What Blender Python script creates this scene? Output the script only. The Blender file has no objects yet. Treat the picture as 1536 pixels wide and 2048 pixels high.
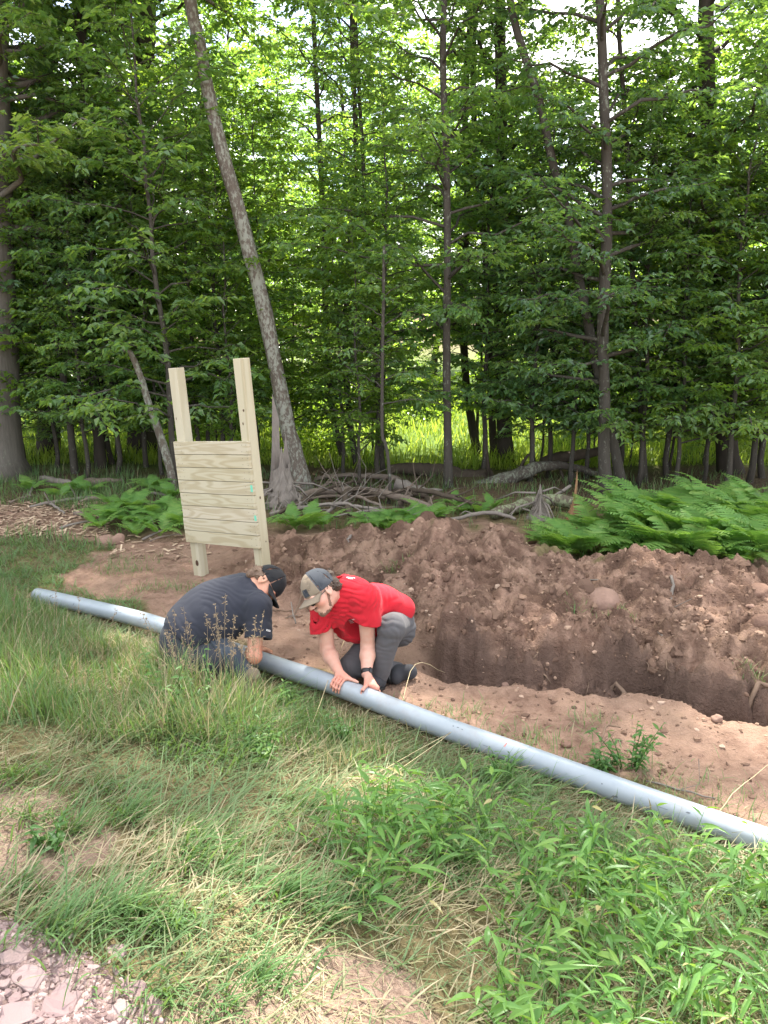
import bpy, math
import numpy as np
from mathutils import Vector, Matrix
from math import radians as R
rng = np.random.default_rng(7)
scene = bpy.context.scene
col = scene.collection
# ------------------------------------------------------------------ camera
CAM_H, PITCH, FPX = 2.17, R(14), 1540.0
cd = bpy.data.cameras.new('camera'); cam = bpy.data.objects.new('camera', cd); col.objects.link(cam)
cam.location = (0, 0, CAM_H); cam.rotation_euler = (R(90) - PITCH, 0, 0)
cd.sensor_width = 36; cd.sensor_fit = 'AUTO'; cd.lens = 36 * FPX / 2048
cd.clip_start = 0.05; cd.clip_end = 2000
scene.camera = cam
# ------------------------------------------------------------------ world, sun, exposure
SUN_EL, SUN_AZ = R(60), R(14)          # azimuth measured from +Y (view direction) towards +X
w = bpy.data.worlds.new('World'); scene.world = w; w.use_nodes = True
nt = w.node_tree; nt.nodes.clear()
def wn(t, **k):
    n = nt.nodes.new(t)
    for a, b in k.items(): setattr(n, a, b)
    return n
wo = wn('ShaderNodeOutputWorld'); bg = wn('ShaderNodeBackground'); sky = wn('ShaderNodeTexSky', sky_type='NISHITA')
sky.sun_disc = False; sky.sun_elevation = SUN_EL; sky.sun_rotation = SUN_AZ
sky.air_density = 1.0; sky.dust_density = 1.5; sky.ozone_density = 1.0
tc = wn('ShaderNodeTexCoord'); mp = wn('ShaderNodeMapping'); mp.inputs['Scale'].default_value = (1, 1, 2.2)
mp.inputs['Location'].default_value = (0.35, 0.2, 0.1)
cn = wn('ShaderNodeTexNoise'); cn.inputs['Scale'].default_value = 2.6; cn.inputs['Detail'].default_value = 7; cn.inputs['Roughness'].default_value = .58
cr = wn('ShaderNodeValToRGB'); cr.color_ramp.elements[0].position = .40; cr.color_ramp.elements[1].position = .58
mx = wn('ShaderNodeMix', data_type='RGBA'); mx.inputs[7].default_value = (8.6, 8.55, 8.5, 1)
L = nt.links.new
L(tc.outputs['Generated'], mp.inputs['Vector']); L(mp.outputs['Vector'], cn.inputs['Vector']); L(cn.outputs['Fac'], cr.inputs['Fac'])
L(cr.outputs['Color'], mx.inputs[0]); L(sky.outputs['Color'], mx.inputs[6]); L(mx.outputs[2], bg.inputs['Color'])
bg.inputs['Strength'].default_value = 0.11; L(bg.outputs['Background'], wo.inputs['Surface'])
sd = bpy.data.lights.new('sun', 'SUN'); sun = bpy.data.objects.new('sun', sd); col.objects.link(sun)
sd.energy = 5.0; sd.angle = R(1.2); sd.color = (1, .95, .86)
sv = Vector((math.sin(SUN_AZ) * math.cos(SUN_EL), math.cos(SUN_AZ) * math.cos(SUN_EL), math.sin(SUN_EL)))
sun.rotation_euler = sv.to_track_quat('Z', 'Y').to_euler(); sun.location = sv * 40
scene.view_settings.view_transform = 'Standard'; scene.view_settings.look = 'None'
scene.view_settings.exposure = 2.1; scene.view_settings.gamma = 1; scene.view_settings.use_curve_mapping = False
cy = scene.cycles
cy.max_bounces = 7; cy.diffuse_bounces = 4; cy.glossy_bounces = 2; cy.transmission_bounces = 5; cy.transparent_max_bounces = 8
cy.use_denoising = True; cy.sample_clamp_indirect = 6
# ------------------------------------------------------------------ helpers
CP, SP = math.cos(PITCH), math.sin(PITCH)
def P(px, py, d):
    """pixel of the photograph and optical depth -> world point"""
    v = (py - 1024) / FPX
    return np.array([(px - 768) / FPX * d, d * (CP - v * SP), CAM_H - d * (v * CP + SP)])
def PY(px, py, Y):
    v = (py - 1024) / FPX
    return P(px, py, Y / (CP - v * SP))
def PZ(px, py, z=0.0):
    v = (py - 1024) / FPX
    return P(px, py, (CAM_H - z) / (v * CP + SP))
def proj(p):
    p = np.asarray(p, float); x, y, z = p[..., 0], p[..., 1], p[..., 2] - CAM_H
    d = y * CP - z * SP; d = np.where(d < .05, .05, d); u = y * SP + z * CP
    return 768 + FPX * x / d, 1024 - FPX * u / d, d
def tag(o, label=None, cat=None, group=None, kind=None):
    if label: o['label'] = label
    if cat: o['category'] = cat
    if group: o['group'] = group
    if kind: o['kind'] = kind
    return o
def empty(name, loc=(0, 0, 0), label=None, cat=None, group=None, rz=0):
    o = bpy.data.objects.new(name, None); col.objects.link(o); o.location = tuple(float(a) for a in loc); o.rotation_euler.z = rz
    o.empty_display_size = .1
    return tag(o, label, cat, group)
def mesh_np(name, verts, faces, mats=None, attrs=None, smooth=True, midx=None):
    """faces: list of int arrays (M,k)"""
    verts = np.asarray(verts, np.float32)
    if not isinstance(faces, (list, tuple)): faces = [faces]
    faces = [np.asarray(f, np.int32) for f in faces if len(f)]
    me = bpy.data.meshes.new(name)
    me.vertices.add(len(verts)); me.vertices.foreach_set('co', verts.ravel())
    tot = np.concatenate([np.full(len(f), f.shape[1], np.int32) for f in faces])
    loops = np.concatenate([f.ravel() for f in faces])
    me.loops.add(len(loops)); me.loops.foreach_set('vertex_index', loops)
    me.polygons.add(len(tot)); st = np.zeros(len(tot), np.int32); st[1:] = np.cumsum(tot)[:-1]
    me.polygons.foreach_set('loop_start', st); me.polygons.foreach_set('loop_total', tot)
    me.polygons.foreach_set('use_smooth', np.full(len(tot), smooth))
    for m in (mats if isinstance(mats, (list, tuple)) else [mats]):
        if m: me.materials.append(m)
    if midx is not None: me.polygons.foreach_set('material_index', np.asarray(midx, np.int32))
    for k, a in (attrs or {}).items():
        at = me.attributes.new(k, 'FLOAT', 'POINT'); at.data.foreach_set('value', np.asarray(a, np.float32))
    me.update(calc_edges=True); me.validate()
    return me
def link(name, me, parent=None, loc=None):
    o = bpy.data.objects.new(name, me); col.objects.link(o)
    if parent is not None: o.parent = parent
    if loc is not None: o.location = tuple(float(a) for a in loc)
    return o
class MB:
    """collects verts and faces for one mesh"""
    def __init__(s): s.v = []; s.f = []; s.n = 0; s.r = []; s.m = []
    def add(s, v, faces, r=0.0, m=0):
        v = np.asarray(v, float).reshape(-1, 3)
        for f in faces:
            f = np.asarray(f, int).reshape(len(f), -1)
            if len(f): s.f.append(f + s.n); s.m.append(np.full(len(f), m))
        s.v.append(v); s.n += len(v); s.r.append(np.broadcast_to(np.asarray(r, float), (len(v),)).copy())
    def box(s, c, ax, half, r=0.0, bev=0.0):
        c = np.asarray(c, float); ax = np.asarray(ax, float); h = np.asarray(half, float)
        if bev <= 0:
            sg = np.array([[x, y, z] for x in (-1, 1) for y in (-1, 1) for z in (-1, 1)], float)
            s.add(c + (sg * h) @ ax, [[[0, 1, 3, 2], [4, 6, 7, 5], [0, 4, 5, 1], [2, 3, 7, 6], [0, 2, 6, 4], [1, 5, 7, 3]]], r); return
        # bevelled box: 24 verts
        v = []; idx = {}
        for x in (-1, 1):
            for y in (-1, 1):
                for z in (-1, 1):
                    for a in range(3):
                        q = np.array([x, y, z], float) * (h - bev); q[a] = (x, y, z)[a] * h[a]
                        idx[(x, y, z, a)] = len(v); v.append(q)
        quads = []
        for a in range(3):
            b, c2 = [(1, 2), (2, 0), (0, 1)][a]
            for sgn in (-1, 1):
                q = []
                for sb, sc in ((-1, -1), (1, -1), (1, 1), (-1, 1)):
                    k = [0, 0, 0]; k[a] = sgn; k[b] = sb; k[c2] = sc; q.append(idx[(*k, a)])
                quads.append(q if sgn > 0 else q[::-1])
        for a in range(3):
            b, c2 = [(1, 2), (2, 0), (0, 1)][a]
            for sb in (-1, 1):
                for sc in (-1, 1):
                    def kk(sa, which):
                        k = [0, 0, 0]; k[a] = sa; k[b] = sb; k[c2] = sc; return idx[(*k, which)]
                    q = [kk(-1, b), kk(1, b), kk(1, c2), kk(-1, c2)]
                    quads.append(q if sb * sc < 0 else q[::-1])
        tris = []
        for x in (-1, 1):
            for y in (-1, 1):
                for z in (-1, 1):
                    t = [idx[(x, y, z, 0)], idx[(x, y, z, 1)], idx[(x, y, z, 2)]]
                    tris.append(t if x * y * z > 0 else t[::-1])
        s.add(c + np.array(v) @ ax, [quads, tris], r)
    def tube(s, pts, rad, n=8, r=0.0, cap=True, rough=0.0, seed=0):
        pts = np.asarray(pts, float); k = len(pts); rad = np.broadcast_to(np.asarray(rad, float), (k,))
        t = np.gradient(pts, axis=0); t /= np.linalg.norm(t, axis=1)[:, None] + 1e-9
        ref = np.array([0, 0, 1.0]) if abs(t[0, 2]) < .9 else np.array([1.0, 0, 0])
        u = np.cross(t, ref); u /= np.linalg.norm(u, axis=1)[:, None] + 1e-9; vv = np.cross(t, u)
        a = np.linspace(0, 2 * np.pi, n, endpoint=False)
        rr = rad[:, None] * np.ones(n)
        if rough > 0: rr = rr * (1 + rough * np.random.default_rng(seed).normal(size=rr.shape))
        ring = pts[:, None] + rr[..., None] * (np.cos(a)[None, :, None] * u[:, None] + np.sin(a)[None, :, None] * vv[:, None])
        V = ring.reshape(-1, 3); i = np.arange(k - 1)[:, None] * n; j = np.arange(n)[None]; j2 = (j + 1) % n
        q = np.stack([i + j, i + j2, i + n + j2, i + n + j], -1).reshape(-1, 4)
        fs = [q]
        if cap: fs += [np.arange(n)[None, ::-1] + 0, (np.arange(n) + (k - 1) * n)[None]]
        s.add(V, fs, r)
    def mesh(s, name, mats, smooth=True, attr='rnd'):
        by = {}
        order = []
        mi = []
        for f, m in zip(s.f, s.m): order.append(f); mi.append(m)
        return mesh_np(name, np.concatenate(s.v), order, mats, {attr: np.concatenate(s.r)}, smooth, np.concatenate(mi))
def spline(pts, n):
    """Catmull-Rom through pts"""
    pts = np.asarray(pts, float); k = len(pts)
    if k < 3: return pts[0] + (pts[-1] - pts[0]) * np.linspace(0, 1, n)[:, None]
    q = np.vstack([2 * pts[0] - pts[1], pts, 2 * pts[-1] - pts[-2]])
    t = np.linspace(0, k - 1 - 1e-6, n); i = t.astype(int); f = (t - i)[:, None]
    a, b, c, d = q[i], q[i + 1], q[i + 2], q[i + 3]
    return .5 * (2 * b + (c - a) * f + (2 * a - 5 * b + 4 * c - d) * f ** 2 + (3 * b - a - 3 * c + d) * f ** 3)
# gradient-free value noise, vectorised
def _h(i, j, k, seed):
    n = (i.astype(np.int64) * 374761393 + j.astype(np.int64) * 668265263 + k.astype(np.int64) * 2147483647 + seed * 974634777) & 0xffffffff
    n = ((n ^ (n >> 13)) * 1274126177) & 0xffffffff; n = ((n ^ (n >> 16)) * 2246822519) & 0xffffffff
    return ((n ^ (n >> 15)) & 0xffffff) / float(0xffffff)
def vnoise(x, y, z=0.0, seed=0):
    x, y, z = np.broadcast_arrays(np.asarray(x, float), np.asarray(y, float), np.asarray(z, float))
    i, j, k = np.floor(x), np.floor(y), np.floor(z); f, g, h = x - i, y - j, z - k
    f = f * f * f * (f * (f * 6 - 15) + 10); g = g * g * g * (g * (g * 6 - 15) + 10); h = h * h * h * (h * (h * 6 - 15) + 10)
    r = 0
    for a in (0, 1):
        for b in (0, 1):
            for c in (0, 1):
                r = r + _h(i + a, j + b, k + c, seed) * (f if a else 1 - f) * (g if b else 1 - g) * (h if c else 1 - h)
    return r * 2 - 1
def vnoise2(x, y, seed=0):
    x, y = np.asarray(x, float), np.asarray(y, float)
    i, j = np.floor(x), np.floor(y); f, g = x - i, y - j
    f = f * f * f * (f * (f * 6 - 15) + 10); g = g * g * g * (g * (g * 6 - 15) + 10); z = np.zeros_like(i)
    return 2 * ((_h(i, j, z, seed) * (1 - f) + _h(i + 1, j, z, seed) * f) * (1 - g) + (_h(i, j + 1, z, seed) * (1 - f) + _h(i + 1, j + 1, z, seed) * f) * g) - 1
def fbm2(x, y, o=4, seed=0, rough=.5):
    r = 0; a = 1; x = np.asarray(x, float); y = np.asarray(y, float)
    for k in range(o):
        r = r + a * vnoise2(x, y, seed + k); a *= rough; x, y = x * 1.93 + y * .31 + 5.1, y * 1.93 - x * .16 + 3.7
    return r
def sstep(a, b, x):
    t = np.clip((x - a) / (b - a), 0, 1); return t * t * (3 - 2 * t)
def inpoly(x, y, poly):
    x, y = np.asarray(x), np.asarray(y); c = np.zeros(x.shape, bool); n = len(poly)
    for i in range(n):
        x1, y1 = poly[i]; x2, y2 = poly[i - 1]
        if y1 == y2: continue
        c ^= ((y1 > y) != (y2 > y)) & (x < (x2 - x1) * (y - y1) / (y2 - y1) + x1)
    return c
# ------------------------------------------------------------------ materials
class Mat:
    def __init__(s, name):
        s.m = bpy.data.materials.new(name); s.m.use_nodes = True; s.t = s.m.node_tree; s.t.nodes.clear()
        s.out = s.t.nodes.new('ShaderNodeOutputMaterial'); s.b = s.t.nodes.new('ShaderNodeBsdfPrincipled')
        s.t.links.new(s.b.outputs[0], s.out.inputs[0]); s.b.inputs['Roughness'].default_value = .8
        s.b.inputs['Specular IOR Level'].default_value = .3
    def n(s, t, **k):
        n = s.t.nodes.new(t)
        for a, b in k.items():
            if a in ('loc',): continue
            setattr(n, a, b)
        return n
    def l(s, a, b): s.t.links.new(a, b)
    def coord(s, scale=(1, 1, 1), kind='Object'):
        c = s.n('ShaderNodeTexCoord'); m = s.n('ShaderNodeMapping'); m.inputs['Scale'].default_value = scale
        s.l(c.outputs[kind], m.inputs['Vector']); return m.outputs[0]
    def noise(s, vec, scale, detail=4, rough=.55, dist=0):
        n = s.n('ShaderNodeTexNoise'); n.inputs['Scale'].default_value = scale; n.inputs['Detail'].default_value = detail
        n.inputs['Roughness'].default_value = rough; n.inputs['Distortion'].default_value = dist
        if vec is not None: s.l(vec, n.inputs['Vector'])
        return n.outputs['Fac']
    def ramp(s, fac, stops):
        r = s.n('ShaderNodeValToRGB'); e = r.color_ramp.elements
        while len(e) < len(stops): e.new(.5)
        for i, (p, c) in enumerate(stops): e[i].position = p; e[i].color = (*c, 1) if len(c) == 3 else c
        if fac is not None: s.l(fac, r.inputs[0])
        return r.outputs[0]
    def mix(s, fac, a, b, blend='MIX'):
        m = s.n('ShaderNodeMix', data_type='RGBA', blend_type=blend)
        for k, v in ((0, fac), (6, a), (7, b)):
            if isinstance(v, (int, float)): m.inputs[k].default_value = v
            elif isinstance(v, tuple): m.inputs[k].default_value = (*v, 1)
            else: s.l(v, m.inputs[k])
        return m.outputs[2]
    def math(s, op, a, b=0.0, clamp=False):
        m = s.n('ShaderNodeMath', operation=op, use_clamp=clamp)
        for k, v in ((0, a), (1, b)):
            if isinstance(v, (int, float)): m.inputs[k].default_value = v
            else: s.l(v, m.inputs[k])
        return m.outputs[0]
    def attr(s, name):
        a = s.n('ShaderNodeAttribute'); a.attribute_name = name; return a.outputs['Fac']
    def color(s, c):
        if isinstance(c, tuple): s.b.inputs['Base Color'].default_value = (*c, 1)
        else: s.l(c, s.b.inputs['Base Color'])
    def bump(s, h, strength=.5, dist=.01):
        b = s.n('ShaderNodeBump'); b.inputs['Strength'].default_value = strength; b.inputs['Distance'].default_value = dist
        s.l(h, b.inputs['Height']); s.l(b.outputs[0], s.b.inputs['Normal'])
    def rough(s, r, spec=None):
        s.b.inputs['Roughness'].default_value = r
        if spec is not None: s.b.inputs['Specular IOR Level'].default_value = spec
    def translucent(s, fac, colr):
        t = s.n('ShaderNodeBsdfTranslucent'); mx_ = s.n('ShaderNodeMixShader'); mx_.inputs[0].default_value = fac
        if isinstance(colr, tuple): t.inputs[0].default_value = (*colr, 1)
        else: s.l(colr, t.inputs[0])
        s.l(s.b.outputs[0], mx_.inputs[1]); s.l(t.outputs[0], mx_.inputs[2]); s.l(mx_.outputs[0], s.out.inputs[0])
def leaf_mat(name, stops, tr, fac=.45, rough=.42, spec=.35):
    m = Mat(name); r = m.attr('rnd'); c = m.ramp(r, stops); m.color(c); m.rough(rough, spec)
    if fac > 0: m.translucent(fac, m.ramp(r, tr))
    return m.m
# ================================================================== ground
# pipe geometry first (the ground is laid to it)
PIPE_PX = [(75, 1190), (180, 1214), (300, 1244), (450, 1296), (560, 1334), (640, 1360), (700, 1382), (850, 1441), (1000, 1495), (1280, 1595), (1536, 1684)]
def pipe_d(px): return 176.0 / (28.1 + (px - 75) * .018)
PIPE = np.array([P(x, y, pipe_d(x)) for x, y in PIPE_PX])
PIPE = np.vstack([PIPE, PIPE[-1] + (PIPE[-1] - PIPE[-3]) / np.linalg.norm(PIPE[-1] - PIPE[-3]) * .72])
PIPE_R = .0572
PA, PB = PIPE[0], PIPE[-2]
pdir = (PB - PA)[:2] / np.linalg.norm((PB - PA)[:2]); pn = np.array([-pdir[1], pdir[0]])
def pipe_s(x, y): return (x - PA[0]) * pn[0] + (y - PA[1]) * pn[1]
PXS, PZS = PIPE[:, 0], PIPE[:, 2]
te = np.array([PZ(*q)[:2] for q in [(820, 1335), (900, 1362), (1100, 1382), (1300, 1402), (1536, 1445)]])
TX, TY = te[:, 0], te[:, 1]
CX = np.array([-1.6, -1.1, -.76, -.12, .2, .44, .75, 1.0, 1.3, 1.56, 1.8, 2.06, 2.5, 2.95, 3.6, 4.6])
CYv = np.array([7.0, 6.9, 6.75, 6.6, 6.45, 6.37, 6.3, 6.25, 6.1, 6.0, 5.95, 5.9, 5.83, 5.6, 5.5, 5.4])
CH = np.array([0, .06, .15, .27, .33, .46, .40, .43, .31, .20, .27, .32, .25, .19, .14, 0])
TOEX = np.array([-1.6, -.9, -.4, 0, .4, 1, 2.2, 3, 4.6]); TOEY = np.array([6.7, 6.2, 5.7, 5.25, 4.9, 4.75, 4.45, 4.3, 4.2])
DIRT = [(-200, 1015), (60, 1005), (190, 1030), (215, 1075), (370, 1070), (560, 1060), (760, 1070), (860, 1040), (1000, 1045), (1130, 1120), (1290, 1095), (1440, 1130), (1560, 1120), (2000, 1150),
        (2000, 1840), (1536, 1655), (1300, 1572), (1000, 1475), (850, 1420), (700, 1362), (560, 1312), (330, 1235), (180, 1185), (95, 1160), (190, 1125), (210, 1100), (110, 1055), (0, 1075), (-200, 1080)]
GRAVEL = [(-600, 1790), (0, 1815), (60, 1855), (150, 1905), (250, 1975), (330, 2060), (420, 2400), (-600, 2400)]
BARE = [(560, 1900), (700, 1885), (800, 1905), (850, 1990), (860, 2060), (800, 2300), (380, 2300), (330, 2050), (420, 1985)]
LITTER = [(0, 1560), (120, 1600), (230, 1680), (200, 1740), (0, 1790), (-300, 1790), (-300, 1560)]
def clampn(a): return np.clip(.5 + a, 0, 1)
def worley(x, y, cell, seed, r=.62):
    u, v = x / cell, y / cell; i, j = np.floor(u), np.floor(v); best = np.full(np.shape(x), 9.0); hgt = np.zeros(np.shape(x)); z0 = np.zeros_like(i)
    for a in (-1, 0, 1):
        for b in (-1, 0, 1):
            ii, jj = i + a, j + b; cx_ = ii + .15 + .7 * _h(ii, jj, z0, seed); cy_ = jj + .15 + .7 * _h(ii, jj, z0 + 1, seed); rr = r * (.45 + .75 * _h(ii, jj, z0 + 2, seed)); q_ = 1.0 + .5 * _h(ii, jj, z0 + 3, seed)
            d = ((u - cx_) ** 2 * q_ + (v - cy_) ** 2 / q_) / rr ** 2; hgt = np.maximum(hgt, np.sqrt(np.clip(1 - d, 0, 1)) * rr)
    return hgt * cell
def height(x, y, fine=True):
    x = np.asarray(x, float); y = np.asarray(y, float)
    s = pipe_s(x, y)
    z = .19 * np.clip(-s - .14, 0, 2.3)
    z = z - .055 * np.exp(-((x - PA[0]) ** 2 + (y - PA[1]) ** 2) / .5)
    z = z - .010 * sstep(-.6, .6, x) * sstep(.5, -.3, np.abs(s))
    z = z + .03 * fbm2(x * .7, y * .7, 3, 11) * sstep(.1, .5, np.abs(s))
    # spoil heap
    ty = np.interp(x, TOEX, TOEY); cyy = np.interp(x, CX, CYv); ch = np.interp(x, CX, CH)
    ch = ch * (1 + .10 * vnoise2(x * 5, x * 0 + 2, 4))
    act = sstep(-1.7, -1.0, x) * sstep(4.8, 3.9, x)
    t = (y - ty) / (cyy - ty)
    base = .06 * sstep(.1, .45, x)
    front = base * sstep(-.12, .02, t) + (ch - base) * np.clip(t, 0, 1) ** 1.12
    back = ch * (1 - sstep(0, .75, y - cyy))
    hp = np.where(y < cyy, np.where(t > -.15, front, 0), back)
    hmask = sstep(-.2, .1, t) * sstep(.9, .3, y - cyy) * act
    z = z + hp * act
    # trench
    yf = np.interp(x, TX, TY) + .07 * vnoise2(x * 3.1, x * 0, 21) + .035 * vnoise2(x * 11, x * 0, 22)
    q = y - yf
    if fine: q = q + (.05 * vnoise2(x * 9, y * 9, 91) + .028 * vnoise2(x * 22, y * 22, 92)) * sstep(-.02, .12, q)
    tact = sstep(.18, .42, x) * sstep(5, 4, x)
    tr = sstep(-.01, .07, q) * sstep(.42 + .08 * vnoise2(x * 3, x * 0 + 8, 3), .24, q)
    z = z - .24 * tr * tact * (.75 + .5 * clampn(vnoise2(x * 2.3, x * 0 + 4, 14)))
    # post hole by the sign
    hx, hy = PZ(590, 1195)[:2]
    z = z - .16 * np.exp(-(((x - hx) / .28) ** 2 + ((y - hy) / .22) ** 2) * 1.2)
    # far: gentle rise and forest floor lumps
    z = z + .05 * fbm2(x * .35, y * .35, 3, 31) * sstep(7.5, 10, y) + np.clip(y - 40, 0, 200) * .05
    if fine:
        px, py, d = proj(np.stack([x, y, z], -1))
        jx = px + 26 * fbm2(x * 3, y * 3, 3, 41); jy = py + 14 * fbm2(x * 3, y * 3, 3, 47)
        dm = inpoly(jx, jy, DIRT) & (y < 12) & (y > 1)
        lump = fbm2(x * 4.2, y * 4.2, 4, 51, .58)
        cl = np.abs(vnoise2(x * 11, y * 11, 61)) ; cl2 = vnoise2(x * 23, y * 23, 67); cl3 = np.abs(vnoise2(x * 17 + 3, y * 17, 63))
        wx, wy = x + .03 * vnoise2(x * 19, y * 19, 5), y + .03 * vnoise2(x * 19, y * 19, 6)
        w1, w2, w3 = worley(wx, wy, .26, 3), worley(wx, wy, .115, 4), worley(wx, wy, .055, 5)
        z = z + dm * (.012 * lump + .006 * cl2 + .30 * w3 * (clampn(vnoise2(x * 2.2, y * 2.2, 8)) + hmask))
        z = z + hmask * (.030 * lump + .44 * w1 + .66 * w2 + .012 * (.4 - cl3) + .008 * cl2)
        z = z + tact * sstep(.1, .3, q) * sstep(.8, .5, q) * (.045 * lump + .025 * cl2 + .9 * w2 + .3 * w1)
        z = z + (~dm) * .012 * lump * sstep(9, 6, y)
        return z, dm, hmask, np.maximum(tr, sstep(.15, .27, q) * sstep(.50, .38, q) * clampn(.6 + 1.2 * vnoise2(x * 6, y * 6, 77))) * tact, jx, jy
    return z
def gz(x, y): return float(height(np.array([x]), np.array([y]), False)[0])
def gzv(x, y): return height(x, y, True)[0]
def ghit(px, py):
    """ground point under a pixel"""
    z = 0.0
    for _ in range(12):
        p = PZ(px, py, z); z = .5 * z + .5 * gz(p[0], p[1])
    p = PZ(px, py, z); p[2] = gz(p[0], p[1]); return p
def ghitv(px, py):
    px, py = np.asarray(px, float), np.asarray(py, float); v = (py - 1024) / FPX; z = np.zeros(len(px))
    for _ in range(9):
        d = (CAM_H - z) / (v * CP + SP); x = (px - 768) / FPX * d; y = d * (CP - v * SP); z = .5 * z + .5 * height(x, y, False)
    return np.stack([x, y, height(x, y, True)[0]], -1)
def axis(a, b, step, lo, hi, g=1.16):
    m = list(np.arange(a, b + 1e-6, step)); s = step; q = a
    left = []
    while q > lo: s *= g; q -= s; left.append(q)
    s = step; q = m[-1]; right = []
    while q < hi: s *= g; q += s; right.append(q)
    return np.array(left[::-1] + m + right)
gx = axis(-3.6, 3.7, .018, -400, 400); gy = axis(1.3, 7.6, .018, -60, 500, 1.12)
X, Y = np.meshgrid(gx, gy); n0, n1 = Y.shape
Z, dm, hm, trm, jx, jy = height(X.ravel(), Y.ravel())
V = np.stack([X.ravel(), Y.ravel(), Z], -1)
i = np.arange(n0 - 1)[:, None] * n1 + np.arange(n1 - 1)[None]
F = np.stack([i, i + 1, i + n1 + 1, i + n1], -1).reshape(-1, 4)
near = (V[:, 1] > 1) & (V[:, 1] < 8)
grav = inpoly(jx, jy, GRAVEL) & (V[:, 1] < 5); grav |= (V[:, 1] < 1.1)
bare = (inpoly(jx, jy, BARE) | inpoly(jx, jy, LITTER)) & (V[:, 1] < 5)
meadow = sstep(11.2, 12.2, V[:, 1] + .5 * fbm2(V[:, 0], V[:, 1], 2, 5)) * sstep(60, 30, V[:, 1])
litter = sstep(8.2, 9.2, V[:, 1] - .25 * V[:, 0] + .6 * fbm2(V[:, 0], V[:, 1], 2, 9)) * (1 - meadow) * (1 - dm)
def blur(a):
    a = a.reshape(n0, n1).astype(float)
    for _ in range(2):
        b = a.copy(); b[1:-1, 1:-1] = (a[1:-1, 1:-1] * 2 + a[:-2, 1:-1] + a[2:, 1:-1] + a[1:-1, :-2] + a[1:-1, 2:]) / 6; a = b
    return a.ravel()
gm = Mat('ground_surface')
co = gm.coord((1, 1, 1))
nz1 = gm.noise(co, 1.6, 5, .6); nz2 = gm.noise(co, 9, 6, .65); nz3 = gm.noise(co, 46, 4, .7); nz4 = gm.noise(co, 4, 5, .6, .6)
dirt_c = gm.mix(gm.ramp(nz2, [(.34, (0, 0, 0)), (.68, (1, 1, 1))]), (.190, .112, .080), (.365, .236, .172))
dirt_c = gm.mix(gm.ramp(nz1, [(.42, (0, 0, 0)), (.62, (.8, .8, .8))]), dirt_c, (.30, .198, .142))
dirt_c = gm.mix(gm.ramp(nz3, [(.60, (0, 0, 0)), (.72, (.6, .6, .6))]), dirt_c, (.38, .265, .195))
trench_shade_c = gm.mix(nz2, (.05, .034, .027), (.14, .09, .07))
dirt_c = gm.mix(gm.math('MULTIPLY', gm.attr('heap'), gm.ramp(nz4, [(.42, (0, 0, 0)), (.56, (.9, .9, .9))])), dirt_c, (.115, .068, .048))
dirt_c = gm.mix(gm.math('MULTIPLY', gm.attr('trench'), .85), dirt_c, trench_shade_c)  # shade inside the trench put into the soil colour
under_c = gm.mix(gm.ramp(nz2, [(.35, (0, 0, 0)), (.65, (1, 1, 1))]), (.10, .085, .038), (.24, .185, .10))
lit_c = gm.mix(gm.ramp(nz3, [(.35, (0, 0, 0)), (.65, (1, 1, 1))]), (.055, .04, .024), (.17, .115, .075))
mea_c = gm.mix(nz2, (.06, .10, .02), (.11, .17, .035))
grav_c = gm.mix(gm.ramp(nz3, [(.35, (0, 0, 0)), (.65, (1, 1, 1))]), (.17, .115, .105), (.33, .235, .215))
bare_c = gm.mix(gm.ramp(nz3, [(.35, (0, 0, 0)), (.65, (1, 1, 1))]), (.19, .125, .095), (.36, .255, .195))
c = gm.mix(gm.attr('litter'), under_c, lit_c); c = gm.mix(gm.attr('meadow'), c, mea_c)
c = gm.mix(gm.attr('dirt'), c, dirt_c); c = gm.mix(gm.attr('bare'), c, bare_c); c = gm.mix(gm.attr('gravel'), c, grav_c)
gm.color(c); gm.rough(.95, .15)
gm.bump(gm.math('ADD', gm.math('MULTIPLY', nz2, .8), gm.math('MULTIPLY', nz3, .6)), 1.0, .045)
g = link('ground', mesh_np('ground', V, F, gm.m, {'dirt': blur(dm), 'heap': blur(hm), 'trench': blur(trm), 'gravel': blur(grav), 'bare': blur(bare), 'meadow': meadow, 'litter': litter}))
tag(g, kind='structure')
# ================================================================== pipe
pm = Mat('grey_pvc'); co = pm.coord((1, 1, 1))
pm.color(pm.mix(pm.ramp(pm.noise(co, 6, 5, .6), [(.4, (0, 0, 0)), (.75, (1, 1, 1))]), (.28, .318, .355), (.335, .37, .40)))
pm.color(pm.mix(pm.math('MULTIPLY', pm.ramp(pm.noise(pm.coord((1, 1, 1)), 3.2, 7, .72), [(.56, (0, 0, 0)), (.70, (1, 1, 1))]), .38), pm.mix(pm.ramp(pm.noise(co, 6, 5, .6), [(.4, (0, 0, 0)), (.75, (1, 1, 1))]), (.28, .318, .355), (.335, .37, .40)), (.27, .215, .175)))
dn = pm.ramp(pm.noise(co, 38, 3, .6), [(.66, (0, 0, 0)), (.74, (1, 1, 1))])
pm.rough(.36, .5)
pm.bump(pm.noise(co, 18, 3), .05, .003)
pts = spline(PIPE, 90); n = 40
def ring_tube(pts, r, flip=False):
    t = np.gradient(pts, axis=0); t /= np.linalg.norm(t, axis=1)[:, None]
    u = np.cross(t, [0, 0, 1.0]); u /= np.linalg.norm(u, axis=1)[:, None]; v = np.cross(u, t)
    a = np.linspace(0, 2 * np.pi, n, endpoint=False)
    return pts[:, None] + r * (np.cos(a)[None, :, None] * u[:, None] + np.sin(a)[None, :, None] * v[:, None])
Ro = ring_tube(pts, PIPE_R); Ri = ring_tube(pts, PIPE_R - .007); k = len(pts)
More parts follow.
